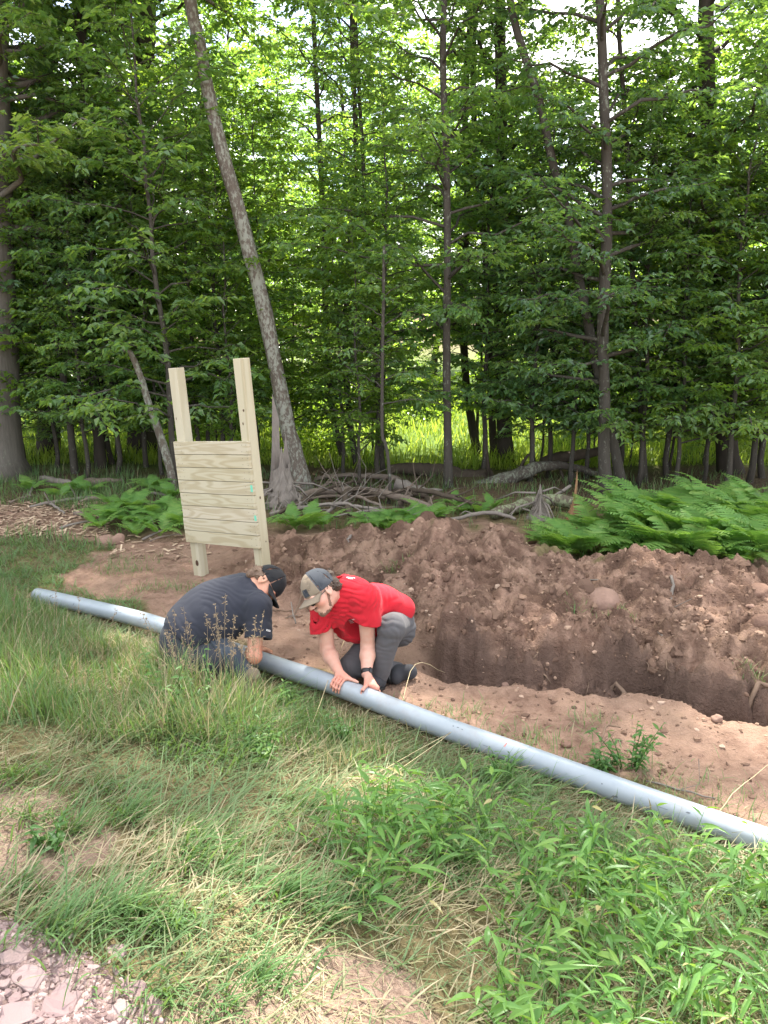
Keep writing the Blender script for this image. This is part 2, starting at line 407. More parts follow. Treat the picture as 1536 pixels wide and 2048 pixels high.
V = np.concatenate([Ro.reshape(-1, 3), Ri.reshape(-1, 3)])
i = np.arange(k - 1)[:, None] * n; j = np.arange(n)[None]; j2 = (j + 1) % n
q = np.stack([i + j, i + j2, i + n + j2, i + n + j], -1).reshape(-1, 4); q2 = q[:, ::-1] + k * n
j = np.arange(n); j2 = (j + 1) % n
e0 = np.stack([j, j + k * n, j2 + k * n, j2], -1); o = (k - 1) * n
e1 = np.stack([o + j, o + j2, o + j2 + k * n, o + j + k * n], -1)
pipe = empty('plastic_pipe', PIPE[5] - np.array([0, 0, PIPE_R]), 'long grey plastic pipe lying across the grass edge in front of the kneeling men', 'pipe')
off = PIPE[5] - np.array([0, 0, PIPE_R])
link('pipe_barrel', mesh_np('pipe_barrel', V - off, [q, q2, e0, e1], pm.m), pipe)
# faint ink marks and scuffs printed along the barrel
mk = Mat('pipe_ink'); mk.color((.13, .14, .16)); mk.rough(.6)
mr = Mat('pipe_red_ink'); mr.color((.45, .17, .15)); mr.rough(.6)
pts_pipe, k_pipe = pts.copy(), k
def on_pipe(t, ang, r=PIPE_R + .0012):
    f = t * (k - 1); a = int(min(f, k - 2)); p = pts[a] + (pts[a + 1] - pts[a]) * (f - a)
    tt = pts[a + 1] - pts[a]; tt /= np.linalg.norm(tt); u = np.cross(tt, [0, 0, 1.0]); u /= np.linalg.norm(u); v = np.cross(u, tt)
    return p + r * (math.cos(ang) * u + math.sin(ang) * v), tt
def pt_at_px(px):
    pp = proj(pts_pipe)[0]; return np.interp(px, pp, np.linspace(0, 1, k_pipe))
mb = MB()
for px, ang, L_, wd in [(918, 1.25, .012, .004), (926, 1.27, .006, .004), (932, 1.2, .008, .004), (590, .9, .004, .02), (112, 1.0, .01, .02), (160, .5, .005, .03), (1235, -.15, .012, .012), (1240, -.05, .008, .008), (1210, .6, .004, .004)]:
    t0 = pt_at_px(px); qv = []
    for dt, da in ((-1, -1), (1, -1), (1, 1), (-1, 1)):
        qv.append(on_pipe(t0 + dt * L_ / 12, math.pi + ang * -1 + da * wd / PIPE_R / 2 if False else -math.pi + math.pi - ang + math.pi * 0 + da * wd / PIPE_R / 2)[0])
    mb.add(np.array(qv) - off, [[[0, 1, 2, 3]]])
mb2 = MB(); t0 = pt_at_px(1016)
# the viewer's side of the barrel is where u points to: find its sign
u_view = 1 if on_pipe(.5, 0)[0][1] < on_pipe(.5, math.pi)[0][1] else -1
def patch(mbx, px, up_ang, L_, wd, skew=0.0):
    t0 = pt_at_px(px); qv = []
    for dt, da in ((-1, -1), (1, -1), (1, 1), (-1, 1)):
        a = up_ang + da * wd / PIPE_R / 2
        a = a if u_view > 0 else math.pi - a
        qv.append(on_pipe(t0 + (dt * L_ / 2 + da * skew) / 6.2, a)[0])
    mbx.add(np.array(qv) - off, [[[0, 1, 2, 3]]])
mb = MB()
for px, ang, L_, wd, sk in [(912, 1.0, .010, .005, 0), (921, 1.02, .014, .005, .003), (930, .98, .010, .004, 0), (590, .55, .004, .010, .003), (112, .75, .012, .012, .004), (114, .9, .006, .02, .006), (160, .35, .004, .022, .004), (1235, -.1, .010, .014, .004), (1241, 0, .010, .008, 0), (1380, .7, .018, .006, .004), (1210, .6, .005, .005, 0), (980, .3, .03, .0015, 0), (1330, .4, .05, .0015, 0), (690, .8, .04, .0015, 0), (250, .7, .04, .002, 0), (1450, .1, .04, .0015, 0)]:
    patch(mb, px, ang, L_, wd, sk)
link('ink_mark', mb.mesh('ink_mark', mk.m), pipe)['kind'] = 'stuff'
patch(mb2, 1016, .98, .006, .022, .002)
link('red_mark', mb2.mesh('red_mark', mr.m), pipe)
# ================================================================== sign board
def wood(name, base, dark, sx, ring=22, seedshift=0.0):
    m = Mat(name); c = m.n('ShaderNodeTexCoord'); oi = m.attr('rnd')
    cx = m.n('ShaderNodeCombineXYZ'); m.l(m.math('MULTIPLY', oi, 37.0), cx.inputs[2]); m.l(m.math('MULTIPLY', oi, 11.0), cx.inputs[0])
    va = m.n('ShaderNodeVectorMath', operation='ADD'); m.l(c.outputs['Object'], va.inputs[0]); m.l(cx.outputs[0], va.inputs[1])
    mp_ = m.n('ShaderNodeMapping'); mp_.inputs['Scale'].default_value = sx; m.l(va.outputs[0], mp_.inputs['Vector']); v = mp_.outputs[0]
    n1 = m.noise(v, 1.0, 2, .45, .3)
    rings = m.math('SINE', m.math('MULTIPLY', n1, ring * 6.283))
    g1 = m.ramp(m.math('ADD', m.math('MULTIPLY', rings, .5), .5), [(.25, (0, 0, 0)), (.95, (1, 1, 1))])
    fine = m.noise(v, 9, 3, .7)
    c0 = m.mix(g1, base, dark); c0 = m.mix(m.math('MULTIPLY', fine, .35), c0, tuple(a * .72 for a in base))
    tint = m.ramp(oi, [(0, (1, 1, 1)), (.5, (.93, .95, .9)), (1, (1.0, .95, .88))])
    c0 = m.mix(1.0, c0, tint, 'MULTIPLY'); m.color(c0); m.rough(.75, .25); m.bump(g1, .12, .002); return m.m
plank_mat = wood('treated_plank', (.49, .435, .325), (.395, .335, .225), (1.3, 1.3, 9), 8)
post_mat = wood('treated_post', (.49, .44, .33), (.415, .36, .25), (8, 8, .5), 4)
knot = Mat('knot'); knot.color((.075, .04, .025)); knot.rough(.8)
base_l = P(387, 1143, 6.80); base_l[2] = gz(base_l[0], base_l[1])
e1 = np.array([.842, -.539, 0]); fr = np.array([-.539, -.842, 0]); rot = R(4.9)
eu = e1 * math.cos(rot) + np.array([0, 0, 1]) * math.sin(rot); ew = -e1 * math.sin(rot) + np.array([0, 0, 1]) * math.cos(rot)
AX = np.array([eu, -fr, ew])        # local x along the boards, y backwards, z up
SM = Matrix(((eu[0], -fr[0], ew[0], base_l[0]), (eu[1], -fr[1], ew[1], base_l[1]), (eu[2], -fr[2], ew[2], base_l[2]), (0, 0, 0, 1)))
sign = empty('notice_board', (0, 0, 0), 'unfinished pale timber notice board of eight planks on two square posts, leaning left', 'sign board')
sign.matrix_world = SM
I3 = np.eye(3)
def sbox(name, lo, hi, mat, rnd=0.0, bev=.003, parent=sign, label=None):
    lo, hi = np.array(lo), np.array(hi); mb = MB(); c = (lo + hi) / 2
    mb.box((0, 0, 0), I3, (hi - lo) / 2, rnd, bev); o = link(name, mb.mesh(name, mat, False), parent, c)
    if label: o['label'] = label
    return o
PW = .095
p1 = sbox('post', (0, 0, -.35), (PW, PW, 1.80), post_mat, .2, .004)
p2 = sbox('post', (.745, 0, -.35), (.745 + PW, PW, 1.835), post_mat, .63, .004)
hb = .1105
for k8 in range(8):
    z0 = .305 + k8 * hb; r8 = rng.random()
    sbox('plank', (-.012 + rng.normal() * .003, -.030, z0 + .0022), (.840 + rng.normal() * .003, -.0005, z0 + hb - .0022), plank_mat, r8, .002)
gt = Mat('green_tag'); gt.color((.16, .52, .36)); gt.rough(.5)
for z, dx, hh in ((.305 + 4.55 * hb, .818, .028), (.305 + 2.35 * hb, .825, .022)):
    o = sbox('tag', (dx, -.0325, z - hh), (dx + .022, -.0305, z + hh), gt.m, 0, 0); o['label'] = 'small green paper tag stapled to a plank end'
def disc(name, c, ax1, ax2, ra, rb, mat, parent, n=14):
    a = np.linspace(0, 2 * np.pi, n, endpoint=False); v = np.array(c) + np.cos(a)[:, None] * ra * np.array(ax1) + np.sin(a)[:, None] * rb * np.array(ax2)
    mb = MB(); mb.add(v, [[list(range(n))]]); return link(name, mb.mesh(name, mat, False), parent)
def dot(par, c, side, ra, rb):
    if side == 'f': return disc('knot', c, (1, 0, 0), (0, 0, 1), ra, rb, knot.m, par)
    return disc('knot', c, (0, 1, 0), (0, 0, 1), ra, rb, knot.m, par)
h1 = (1.80 - .35) / 2; h2 = (1.835 - .35) / 2
dot(p1, (.015, -PW / 2 - .002, .115 - h1), 'f', .018, .027); dot(p2, (.012, -PW / 2 - .002, 1.43 - h2), 'f', .008, .011); dot(p2, (-.008, -PW / 2 - .002, 1.325 - h2), 'f', .006, .012)
dot(p2, (PW / 2 + .002, -.004, .72 - h2), 's', .008, .012); dot(p1, (-.02, -PW / 2 - .002, 1.38 - h1), 'f', .004, .012); dot(p2, (PW / 2 + .002, .01, .35 - h2), 's', .005, .008)
nl = Mat('nail_head'); nl.color((.12, .11, .10)); nl.rough(.4)
mb = MB()
for k8 in range(8):
    z0 = .305 + (k8 + .5) * hb
    for xx in (.022, .07, .768, .818):
        for dz in (-.025, .025):
            a = np.linspace(0, 2 * np.pi, 6, endpoint=False); v = np.stack([xx + rng.normal() * .003 + .0033 * np.cos(a), np.full(6, -.0312), z0 + dz + rng.normal() * .003 + .0033 * np.sin(a)], -1); mb.add(v, [[list(range(6))]])
o = link('screw_heads', mb.mesh('screw_heads', nl.m, False), sign); o['kind'] = 'stuff'
# ================================================================== bark and leaf materials
def bark(name, a, b, lichen=None, amt=(.52, .6), sc=(6, 6, 1.4)):
    m = Mat(name); v = m.coord(sc); v2 = m.coord((2.2, 2.2, 1.2))
    n1 = m.noise(v, 3, 5, .65); c = m.mix(n1, a, b)
    if lichen:
        n2 = m.noise(v2, 13, 7, .68); n3 = m.noise(v2, 1.3, 2)
        f = m.ramp(m.math('ADD', n2, m.math('MULTIPLY', m.math('SUBTRACT', n3, .5), .35)), [(amt[0], (0, 0, 0)), (amt[1], (.9, .9, .9))])
        c = m.mix(f, c, m.mix(n1, lichen, tuple(x * .7 for x in lichen)))
    m.color(c); m.rough(.95, .1); m.bump(n1, .8, .012); return m.m
bark_birch = bark('lichen_bark', (.085, .068, .055), (.17, .14, .115), (.33, .335, .28), (.47, .58), (14, 14, 5))
bark_grey = bark('grey_bark', (.042, .037, .032), (.098, .085, .071), (.24, .25, .20), (.58, .66))
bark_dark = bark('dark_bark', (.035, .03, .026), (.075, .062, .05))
bark_big = bark('furrowed_bark', (.075, .066, .057), (.21, .185, .16), (.22, .23, .17), (.62, .70), (9, 9, .9))
bark_pale = bark('pale_dead_wood', (.20, .17, .145), (.34, .30, .26), None)
GR = [(0, (.07, .135, .062)), (.45, (.10, .19, .078)), (.8, (.14, .23, .082)), (1, (.20, .27, .10))]
TR = [(0, (.24, .44, .05)), (.5, (.38, .58, .06)), (1, (.52, .68, .08))]
leaf_fresh = leaf_mat('maple_leaf', GR, TR, .5, .30, .6)
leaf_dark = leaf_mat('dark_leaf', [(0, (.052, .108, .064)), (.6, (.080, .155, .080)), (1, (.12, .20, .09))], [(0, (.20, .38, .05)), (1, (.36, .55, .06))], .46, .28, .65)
leaf_lime = leaf_mat('lime_leaf', [(0, (.075, .145, .03)), (.6, (.10, .18, .035)), (1, (.15, .22, .05))], [(0, (.22, .40, .02)), (1, (.42, .55, .04))], .52, .4, .35)
# ------------------------------------------------------------------ leaves
class Leaves:
    def __init__(s): s.P = []; s.D = []; s.N = []; s.L = []; s.W = []; s.R = []
    def add(s, P_, D, N, L_, W, r):
        s.P.append(P_); s.D.append(D); s.N.append(N); s.L.append(L_); s.W.append(W); s.R.append(r)
    def build(s, fold=.22, droop=.18):
        P_, D, N = map(np.concatenate, (s.P, s.D, s.N)); L_, W, r = map(np.concatenate, (s.L, s.W, s.R))
        D = D / (np.linalg.norm(D, axis=1)[:, None] + 1e-9); S = np.cross(D, N); S /= np.linalg.norm(S, axis=1)[:, None] + 1e-9; N = np.cross(S, D)
        L3, W3 = L_[:, None], W[:, None]
        a = P_; m1 = P_ + D * L3 * .42 + S * W3 * .5 + N * W3 * fold; m2 = P_ + D * L3 * .42 - S * W3 * .5 + N * W3 * fold; t = P_ + D * L3 - N * L3 * droop
        V = np.stack([a, m2, t, m1], 1).reshape(-1, 3); n = len(P_); i = np.arange(n)[:, None] * 4
        return V, i + np.array([[0, 1, 2, 3]]), np.repeat(r, 4)
def unit(v): return v / (np.linalg.norm(v, axis=-1, keepdims=True) + 1e-9)
def branchy(rg, path, radii, t0, t1, nb, spread, leaf=.075, droop=.12, up=.3, sub=12, per=15, az_bias=None, tw=.5, tint=0.0, taper=.55, low=None):
    """trunk path -> tube builder with limbs, and the Leaves on their twigs"""
    tb = MB(); path = np.asarray(path, float); n = len(path)
    cum = np.r_[0, np.cumsum(np.linalg.norm(np.diff(path, axis=0), axis=1))]; tot = cum[-1]
    tb.tube(path, radii, 10, 0, True, .05, int(rg.integers(1e6)))
    lv = Leaves(); az = rg.random() * 6.28
    for b in range(nb):
        e_ = (b + rg.random()) / nb; t = t0 + (t1 - t0) * (e_ if low is None else np.interp(e_, [0, low[0], 1], [0, low[1], 1])); f = np.interp(t * tot, cum, np.arange(n)); i = min(int(f), n - 2); p = path[i] + (path[i + 1] - path[i]) * (f - i)
        az += 2.4 + rg.normal() * .5
        a = az if az_bias is None or rg.random() > .75 else az_bias + rg.normal() * .7
        q = (t - t0) / max(t1 - t0, 1e-3)
        Lb = spread * (1 - taper * q) * rg.uniform(.55, 1.15); el = up + .55 * q + rg.normal() * .15
        d = np.array([math.cos(a) * math.cos(el), math.sin(a) * math.cos(el), math.sin(el)])
        s_ = np.linspace(0, 1, 7)[:, None]; side = np.cross(d, [0, 0, 1.0]); bend = rg.normal() * .18
        bp = p + d * Lb * s_ + side * bend * Lb * s_ ** 2 - np.array([0, 0, 1]) * Lb * (droop + rg.random() * .15) * s_ ** 2
        bp[1:] += rg.normal(size=(6, 3)) * .025 * Lb
        rb = max(.006, min(np.interp(f, np.arange(n), radii) * .45, .018 * Lb + .004))
        tb.tube(bp, np.linspace(rb, .003, 7), 5, .5, False)
        ns = max(4, int(sub * Lb / 1.2)); br = rg.random() * .35 + tint
        for k in range(ns):
            u = .22 + .78 * (k + rg.random()) / ns; j = min(int(u * 6), 5); c = bp[j] + (bp[j + 1] - bp[j]) * (u * 6 - j)
            bd = unit(bp[j + 1] - bp[j]); sgn = 1 if k % 2 else -1
            lat = unit(np.cross(bd, [0, 0, 1.0])); td = unit(bd * rg.uniform(.35, .8) + sgn * lat + np.array([0, 0, rg.normal() * .25 - .08]))
            Lt = tw * (1.15 - .7 * u) * rg.uniform(.6, 1.3)
            m = per; e = (np.arange(m) + rg.random(m)) / m
            Pt = c + td * (Lt * e)[:, None] + np.array([0, 0, -.10 * Lt]) * (e ** 2)[:, None] + rg.normal(size=(m, 3)) * .015
            sl = unit(np.cross(td, [0, 0, 1.0])); ss = np.where(np.arange(m) % 2, 1, -1)[:, None]
            D = unit(td * rg.uniform(.3, 1.0, (m, 1)) + ss * sl * .8 + rg.normal(size=(m, 3)) * .22 + np.array([0, 0, -.22]))
            N = unit(np.array([0, 0, 1.0]) + rg.normal(size=(m, 3)) * .33)
            Ls = leaf * rg.uniform(.65, 1.25, m)
            lv.add(Pt, D, N, Ls, Ls * rg.uniform(.5, .66, m), np.clip(br + rg.random(m) * .65, 0, 1))
            tb.tube(np.stack([c, c + td * Lt * .5, c + td * Lt * .95 - np.array([0, 0, .09 * Lt])]), [.004, .003, .0015], 3, .5, False)
    return tb, lv
def tree_obj(name, tb, lv, bmat, lmat, label, cat='tree', group=None, loc=(0, 0, 0)):
    root = empty(name, loc, label, cat, group)
    link('trunk', tb.mesh('trunk', bmat), root)
    if lv is not None:
        V, F, r = lv.build(); link('crown', mesh_np('crown', V, F, lmat, {'rnd': r}, False), root)
    return root
def copy_tree(src, loc, rz, sc, label=None, group=None):
    r = src.copy(); col.objects.link(r); r.location = loc; r.rotation_euler = (0, 0, rz); r.scale = (sc, sc, sc * 1.0)
    if label: r['label'] = label
    if group: r['group'] = group
    for ch in list(src.children):
        c = ch.copy(); col.objects.link(c); c.parent = r
        for g_ in ch.children:
            d = g_.copy(); col.objects.link(d); d.parent = c
    return r
def px_path(pxs, Y, extra_h=None, lean=None, n=26):
    """trunk axis through photograph points standing at distance Y, carried on above the frame"""
    p = [PY(x, y, Y) for x, y in pxs]; p[0][2] = gz(p[0][0], Y) - .15
    if extra_h:
        top = p[-1]; d = unit(p[-1] - p[-3] if len(p) > 2 else p[-1] - p[0]); d = unit(d * .6 + np.array([0, 0, .8]))
        while top[2] < extra_h:
            top = top + d * 2.0 + np.r_[rng.normal(size=2) * .12, 0]; p.append(top)
    return spline(p, n)
def rad(path, stops):
    """radius by height: (z, r) stops"""
    z, r = zip(*stops); return np.interp(path[:, 2], z, r)
# ------------------------------------------------------------------ hero trees
def hero(pxs, Y, rad_px, top, name, bmat, lmat, label, nb, spread, t0=.25, t1=.98, leaf=.08, flare=1.5, seed=1, **kw):
    path = px_path(pxs, Y, top, n=34); d = Y
    zz = path[:, 2]; r0 = rad_px / 2 * d / FPX
    r = r0 * np.interp(zz, [0, .15, .5, 3, 8, 18], [flare * 1.0, 1 + .55 * (flare - 1), 1, .82, .55, .16])
    org = path[0].copy(); org[2] += .15
    zt = path[-1, 2]; kw.setdefault('low', (.6, min(.9, max(.1, (7.0 / zt - t0) / (t1 - t0)))) if zt > 8 else None)
    tb, lv = branchy(np.random.default_rng(seed), path - org, r, t0, t1, int(nb * 1.3), spread * .95, leaf, **kw)
    return tree_obj(name, tb, lv, bmat, lmat, label, loc=org)
hero([(612, 985), (590, 905), (573, 845), (535, 650), (505, 525), (470, 392), (440, 290), (415, 175), (395, 65), (380, 0)], 10.0, 33, 17, 'leaning_tree', bark_birch, leaf_fresh,
     'leaning tree with pale lichen patched bark rising behind the notice board', 44, 2.9, .34, .98, .10, flare=1.45, seed=3)
hero([(-8, 955), (-10, 800), (-14, 600), (-18, 400), (-22, 200), (-26, 0)], 10.6, 94, 19, 'broad_tree', bark_big, leaf_fresh,
     'broad grey furrowed trunk with flared foot at the left edge', 52, 3.0, .17, .98, .10, flare=1.85, seed=5, az_bias=.2, tint=.3)
hero([(897, 992), (895, 850), (893, 700), (895, 500), (892, 300), (886, 150), (888, 0)], 10.2, 17, 16, 'slender_tree', bark_grey, leaf_fresh,
     'slender straight grey trunk standing at the middle behind the dirt heap', 46, 2.3, .12, .98, .085, flare=1.35, seed=8)
hero([(1215, 1035), (1208, 900), (1209, 780), (1205, 650), (1214, 480), (1213, 300), (1208, 200), (1200, 0)], 9.7, 24, 15, 'grey_tree', bark_grey, leaf_dark,
     'mottled grey trunk rising from the left part of the fern bank', 50, 2.2, .10, .98, .085, flare=1.25, seed=12)
hero([(1246, 1030), (1226, 880), (1200, 760), (1178, 655), (1156, 545), (1136, 430), (1105, 325), (1080, 205), (1045, 100), (1020, 0)], 10.1, 20, 16, 'crooked_tree', bark_grey, leaf_dark,
     'long thin trunk slanting up to the left across the sky gap', 40, 2.2, .38, .98, .09, flare=1.25, seed=14)
hero([(1290, 985), (1281, 800), (1268, 600), (1259, 440), (1255, 300), (1240, 100), (1236, 0)], 10.5, 12, 12, 'thin_tree', bark_grey, leaf_fresh,
     'thin sapling trunk just right of the two grey trunks at the ferns', 36, 1.7, .14, .98, .08, flare=1.2, seed=17)
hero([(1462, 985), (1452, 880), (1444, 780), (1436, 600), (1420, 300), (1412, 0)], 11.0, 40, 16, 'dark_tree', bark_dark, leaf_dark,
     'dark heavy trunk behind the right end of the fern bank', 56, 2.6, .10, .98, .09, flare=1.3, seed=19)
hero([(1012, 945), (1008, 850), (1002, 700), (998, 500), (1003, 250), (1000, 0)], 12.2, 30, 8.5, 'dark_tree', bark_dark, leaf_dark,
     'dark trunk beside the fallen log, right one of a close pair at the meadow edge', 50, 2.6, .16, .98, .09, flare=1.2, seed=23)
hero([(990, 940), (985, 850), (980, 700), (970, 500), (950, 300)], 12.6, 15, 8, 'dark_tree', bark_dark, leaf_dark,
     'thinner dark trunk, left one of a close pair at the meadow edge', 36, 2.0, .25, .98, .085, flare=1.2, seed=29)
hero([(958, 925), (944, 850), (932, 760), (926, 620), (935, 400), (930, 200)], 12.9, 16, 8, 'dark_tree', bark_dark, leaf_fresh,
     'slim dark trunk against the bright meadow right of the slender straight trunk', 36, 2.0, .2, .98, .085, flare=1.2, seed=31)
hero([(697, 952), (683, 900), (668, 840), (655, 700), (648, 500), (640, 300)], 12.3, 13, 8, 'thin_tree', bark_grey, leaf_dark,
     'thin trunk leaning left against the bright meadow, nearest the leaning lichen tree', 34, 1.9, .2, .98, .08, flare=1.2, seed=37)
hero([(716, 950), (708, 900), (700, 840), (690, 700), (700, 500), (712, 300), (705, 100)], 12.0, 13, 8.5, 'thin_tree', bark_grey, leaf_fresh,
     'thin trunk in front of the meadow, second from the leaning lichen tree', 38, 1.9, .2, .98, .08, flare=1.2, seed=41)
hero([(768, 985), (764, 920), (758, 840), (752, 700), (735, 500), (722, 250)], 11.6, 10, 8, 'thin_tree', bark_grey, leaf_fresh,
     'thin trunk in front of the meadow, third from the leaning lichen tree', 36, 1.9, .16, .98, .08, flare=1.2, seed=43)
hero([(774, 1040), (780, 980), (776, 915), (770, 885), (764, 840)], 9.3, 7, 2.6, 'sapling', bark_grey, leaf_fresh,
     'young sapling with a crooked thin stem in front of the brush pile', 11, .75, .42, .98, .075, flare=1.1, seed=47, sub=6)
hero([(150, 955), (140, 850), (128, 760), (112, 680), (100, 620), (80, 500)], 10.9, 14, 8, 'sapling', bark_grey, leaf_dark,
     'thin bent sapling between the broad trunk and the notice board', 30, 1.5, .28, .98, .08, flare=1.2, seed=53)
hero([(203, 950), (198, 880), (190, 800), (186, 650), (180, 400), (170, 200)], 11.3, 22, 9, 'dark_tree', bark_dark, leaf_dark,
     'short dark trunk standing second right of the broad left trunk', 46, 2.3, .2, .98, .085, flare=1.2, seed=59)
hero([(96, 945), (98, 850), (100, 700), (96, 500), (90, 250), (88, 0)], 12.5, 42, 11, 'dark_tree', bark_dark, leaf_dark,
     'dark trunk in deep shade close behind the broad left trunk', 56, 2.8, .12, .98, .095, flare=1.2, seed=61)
hero([(292, 945), (286, 850), (276, 700), (272, 500), (278, 300), (288, 130), (290, 0)], 12.8, 60, 11, 'dark_tree', bark_dark, leaf_dark,
     'thick dark trunk left of the notice board rising to the blue sky gap', 60, 2.6, .14, .98, .09, flare=1.15, seed=67)
tb = MB(); pth = px_path([(352, 965), (330, 900), (300, 815), (280, 750), (262, 708), (248, 698)], 9.6); org = pth[0] + np.array([0, 0, .15])
tb.tube(pth - org, np.linspace(.055, .03, len(pth)), 9, 0, True, .06)
lv = Leaves(); rg = np.random.default_rng(5)
for _ in range(7):
    c = pth[-1] - org + rg.normal(size=3) * .07; m = 6
    lv.add(c + rg.normal(size=(m, 3)) * .05, unit(rg.normal(size=(m, 3)) + [0, 0, -.2]), unit(rg.normal(size=(m, 3)) * .5 + [0, 0, 1]), np.full(m, .07), np.full(m, .04), rg.random(m))
tree_obj('broken_tree', tb, lv, bark_birch, leaf_lime, 'snapped leaning lichen covered stem beside the left edge of the notice board', loc=org)
# ------------------------------------------------------------------ forest behind: a few grown kinds, copied
def grown(seed, h, r0, t0, nb, spread, leaf, bmat, lmat, name, label, group, **kw):
    rg = np.random.default_rng(seed); z = np.linspace(-.2, h, 16)
    path = np.stack([np.cumsum(rg.normal(size=16)) * .05 * h / 10, np.cumsum(rg.normal(size=16)) * .05 * h / 10, z], -1); path -= path[0] * [1, 1, 0]
    tb, lv = branchy(rg, path, r0 * np.interp(z / h, [-.1, 0, .05, 1], [1.5, 1.3, 1, .12]), t0, .98, nb, spread, leaf, **kw)
    return tree_obj(name, tb, lv, bmat, lmat, label, 'tree', group)
GL = 'trees filling the wood behind the clearing'
K = [grown(101, 7.5, .05, .16, 60, 2.3, .125, bark_grey, leaf_fresh, 'understory_tree', 'leafy young tree with layered mid green sprays in the wood behind the clearing', GL, sub=8, per=10, tw=.6),
     grown(102, 9.5, .07, .17, 70, 2.5, .125, bark_dark, leaf_dark, 'understory_tree', 'leafy young tree with dark green sprays in the wood behind the clearing', GL, sub=8, per=10, tw=.6),
     grown(103, 6.5, .045, .16, 52, 2.1, .125, bark_grey, leaf_lime, 'understory_tree', 'leafy young tree with yellow green sprays in the wood behind the clearing', GL, sub=8, per=10, tw=.6),
     grown(104, 17, .17, .18, 95, 3.6, .14, bark_dark, leaf_dark, 'forest_tree', 'tall dark leaved tree in the wood beyond the bright meadow', GL, sub=10, per=15, tw=.9),
     grown(105, 15, .15, .18, 90, 3.6, .14, bark_grey, leaf_fresh, 'forest_tree', 'tall mid green tree in the wood beyond the bright meadow', GL, sub=10, per=15, tw=.9)]
rg = np.random.default_rng(77); used = [0] * 5
def plant(k, x, y, sc, rz=None):
    if y > 20 and .20 < x / y < .42:
        if k > 2: return
        sc *= .62
    o = K[k] if not used[k] else copy_tree(K[k], (0, 0, 0), 0, 1)
    used[k] += 1; o.location = (x, y, gz(x, y)); o.rotation_euler.z = rg.random() * 6.28 if rz is None else rz; o.scale = (sc, sc, sc)
# first row, mostly slender leafy trees between the trunks
for px, Yt, k, sc in [(60, 12.0, 1, 1.0), (235, 11.6, 1, .8), (430, 11.8, 0, 1.0), (520, 12.6, 1, .9), (745, 12.8, 2, .8), 
                      (1065, 11.4, 1, .8), (1320, 11.7, 1, .85), (1500, 12.2, 1, .9), (1600, 13, 2, 1.1), (-60, 13, 0, 1.1)]:
    p = PY(px, 1024, Yt); plant(k, p[0], Yt, sc * .66)
for px, Yt, k, sc in [(120, 11.2, 0, .62), (240, 10.9, 0, .72), (330, 10.8, 2, .6), (455, 11.0, 0, .7), (690, 11.0, 2, .62), (760, 10.9, 0, .72), (960, 11.3, 0, .75), (1090, 10.9, 1, .5), (1140, 10.4, 0, .62), (1330, 10.8, 0, .75), (1400, 10.6, 2, .62), (1490, 10.4, 0, .8), (1545, 9.9, 2, .7), (20, 11.6, 2, .8), (720, 10.3, 2, .55), (1055, 10.6, 0, .7), (1170, 10.9, 2, .7), (1270, 10.3, 0, .68), (1350, 10.2, 2, .66), (1440, 10.0, 0, .72), (1520, 10.6, 0, .85), (560, 11.2, 2, .75), (400, 11.0, 0, .72), (60, 10.9, 2, .75), (180, 10.6, 0, .6), (470, 10.4, 2, .6), (300, 11.4, 2, .8), (1230, 11.4, 2, .85)]:
    p = PY(px, 1024, Yt); plant(k, p[0], Yt, sc)
for q in range(9):
    x = -7.2 + q * 1.8 + rg.uniform(-.3, .3); plant([1, 0, 1, 0, 0, 2, 0, 2, 1, 1, 0, 2, 1, 0, 2, 1][q], x, rg.uniform(12.2, 13.6), rg.uniform(.5, .68))
for x_, y_, k_, s_ in [(-1.9, 14.5, 1, .42), (-2.8, 15.5, 1, .5), (-3.6, 14.2, 0, .5), (-4.4, 15.6, 1, .5), (-5.4, 14.6, 1, .55), (-6.6, 15.5, 0, .6), (-3.1, 17.5, 1, .55), (3.6, 14.6, 1, .5), (4.5, 15.4, 0, .55), (5.6, 14.8, 1, .6), (6.8, 15.5, 1, .6), (2.6, 16.6, 0, .42)]: plant(k_, x_, y_, s_)
for px, Yt, k, sc in [(585, 11.6, 2, .24), (1075, 11.8, 1, .28), (1180, 12.2, 0, .28), (1255, 11.6, 0, .27), (1330, 11.3, 1, .3), (1400, 11.6, 0, .27), (1490, 11.4, 0, .3), (60, 11.6, 1, .3), (130, 12.2, 0, .3), (240, 11.8, 1, .27), (330, 12.0, 1, .3), (440, 12.2, 0, .3), (1120, 14.2, 2, .3)]:
    p = PY(px, 1024, Yt); plant(k, p[0], Yt, sc)
for x_, y_, k_, s_ in [(-3.4, 19.5, 1, .8), (4.2, 20.2, 0, 1.0), (-6.2, 19.0, 0, .9), (7.5, 19.4, 1, .8), (-.2, 22.5, 0, .9)]: plant(k_, x_, y_, s_)  # taller trees added around the meadow to cast patches of shade on it
p = PY(352, 1024, 9.9); plant(0, p[0], 9.9, .85)
for q in range(11): plant(int(rg.integers(0, 3)), -9 + q * 1.75 + rg.uniform(-.4, .4), rg.uniform(18.5, 21.5), rg.uniform(.3, .46))
for q in range(19): plant(int(rg.integers(0, 3)), -13 + q * 1.42 + rg.uniform(-.5, .5), rg.uniform(24, 28), rg.uniform(1.0, 1.35))
for q in range(15): plant(int(rg.integers(0, 2)), -17 + q * 2.4 + rg.uniform(-.6, .6), rg.uniform(28, 36), rg.uniform(1.0, 1.5))
for q in range(9): plant(3 + q % 2, -20 + q * 4.6 + rg.uniform(-1, 1), rg.uniform(30, 46), rg.uniform(.7, .95))
for x, y in [(-8, 10), (-11, 14), (8, 10.5), (12, 14), (-13, 20), (14, 20)]: plant(3 + int(rg.integers(2)), x, y, rg.uniform(.8, 1.0))
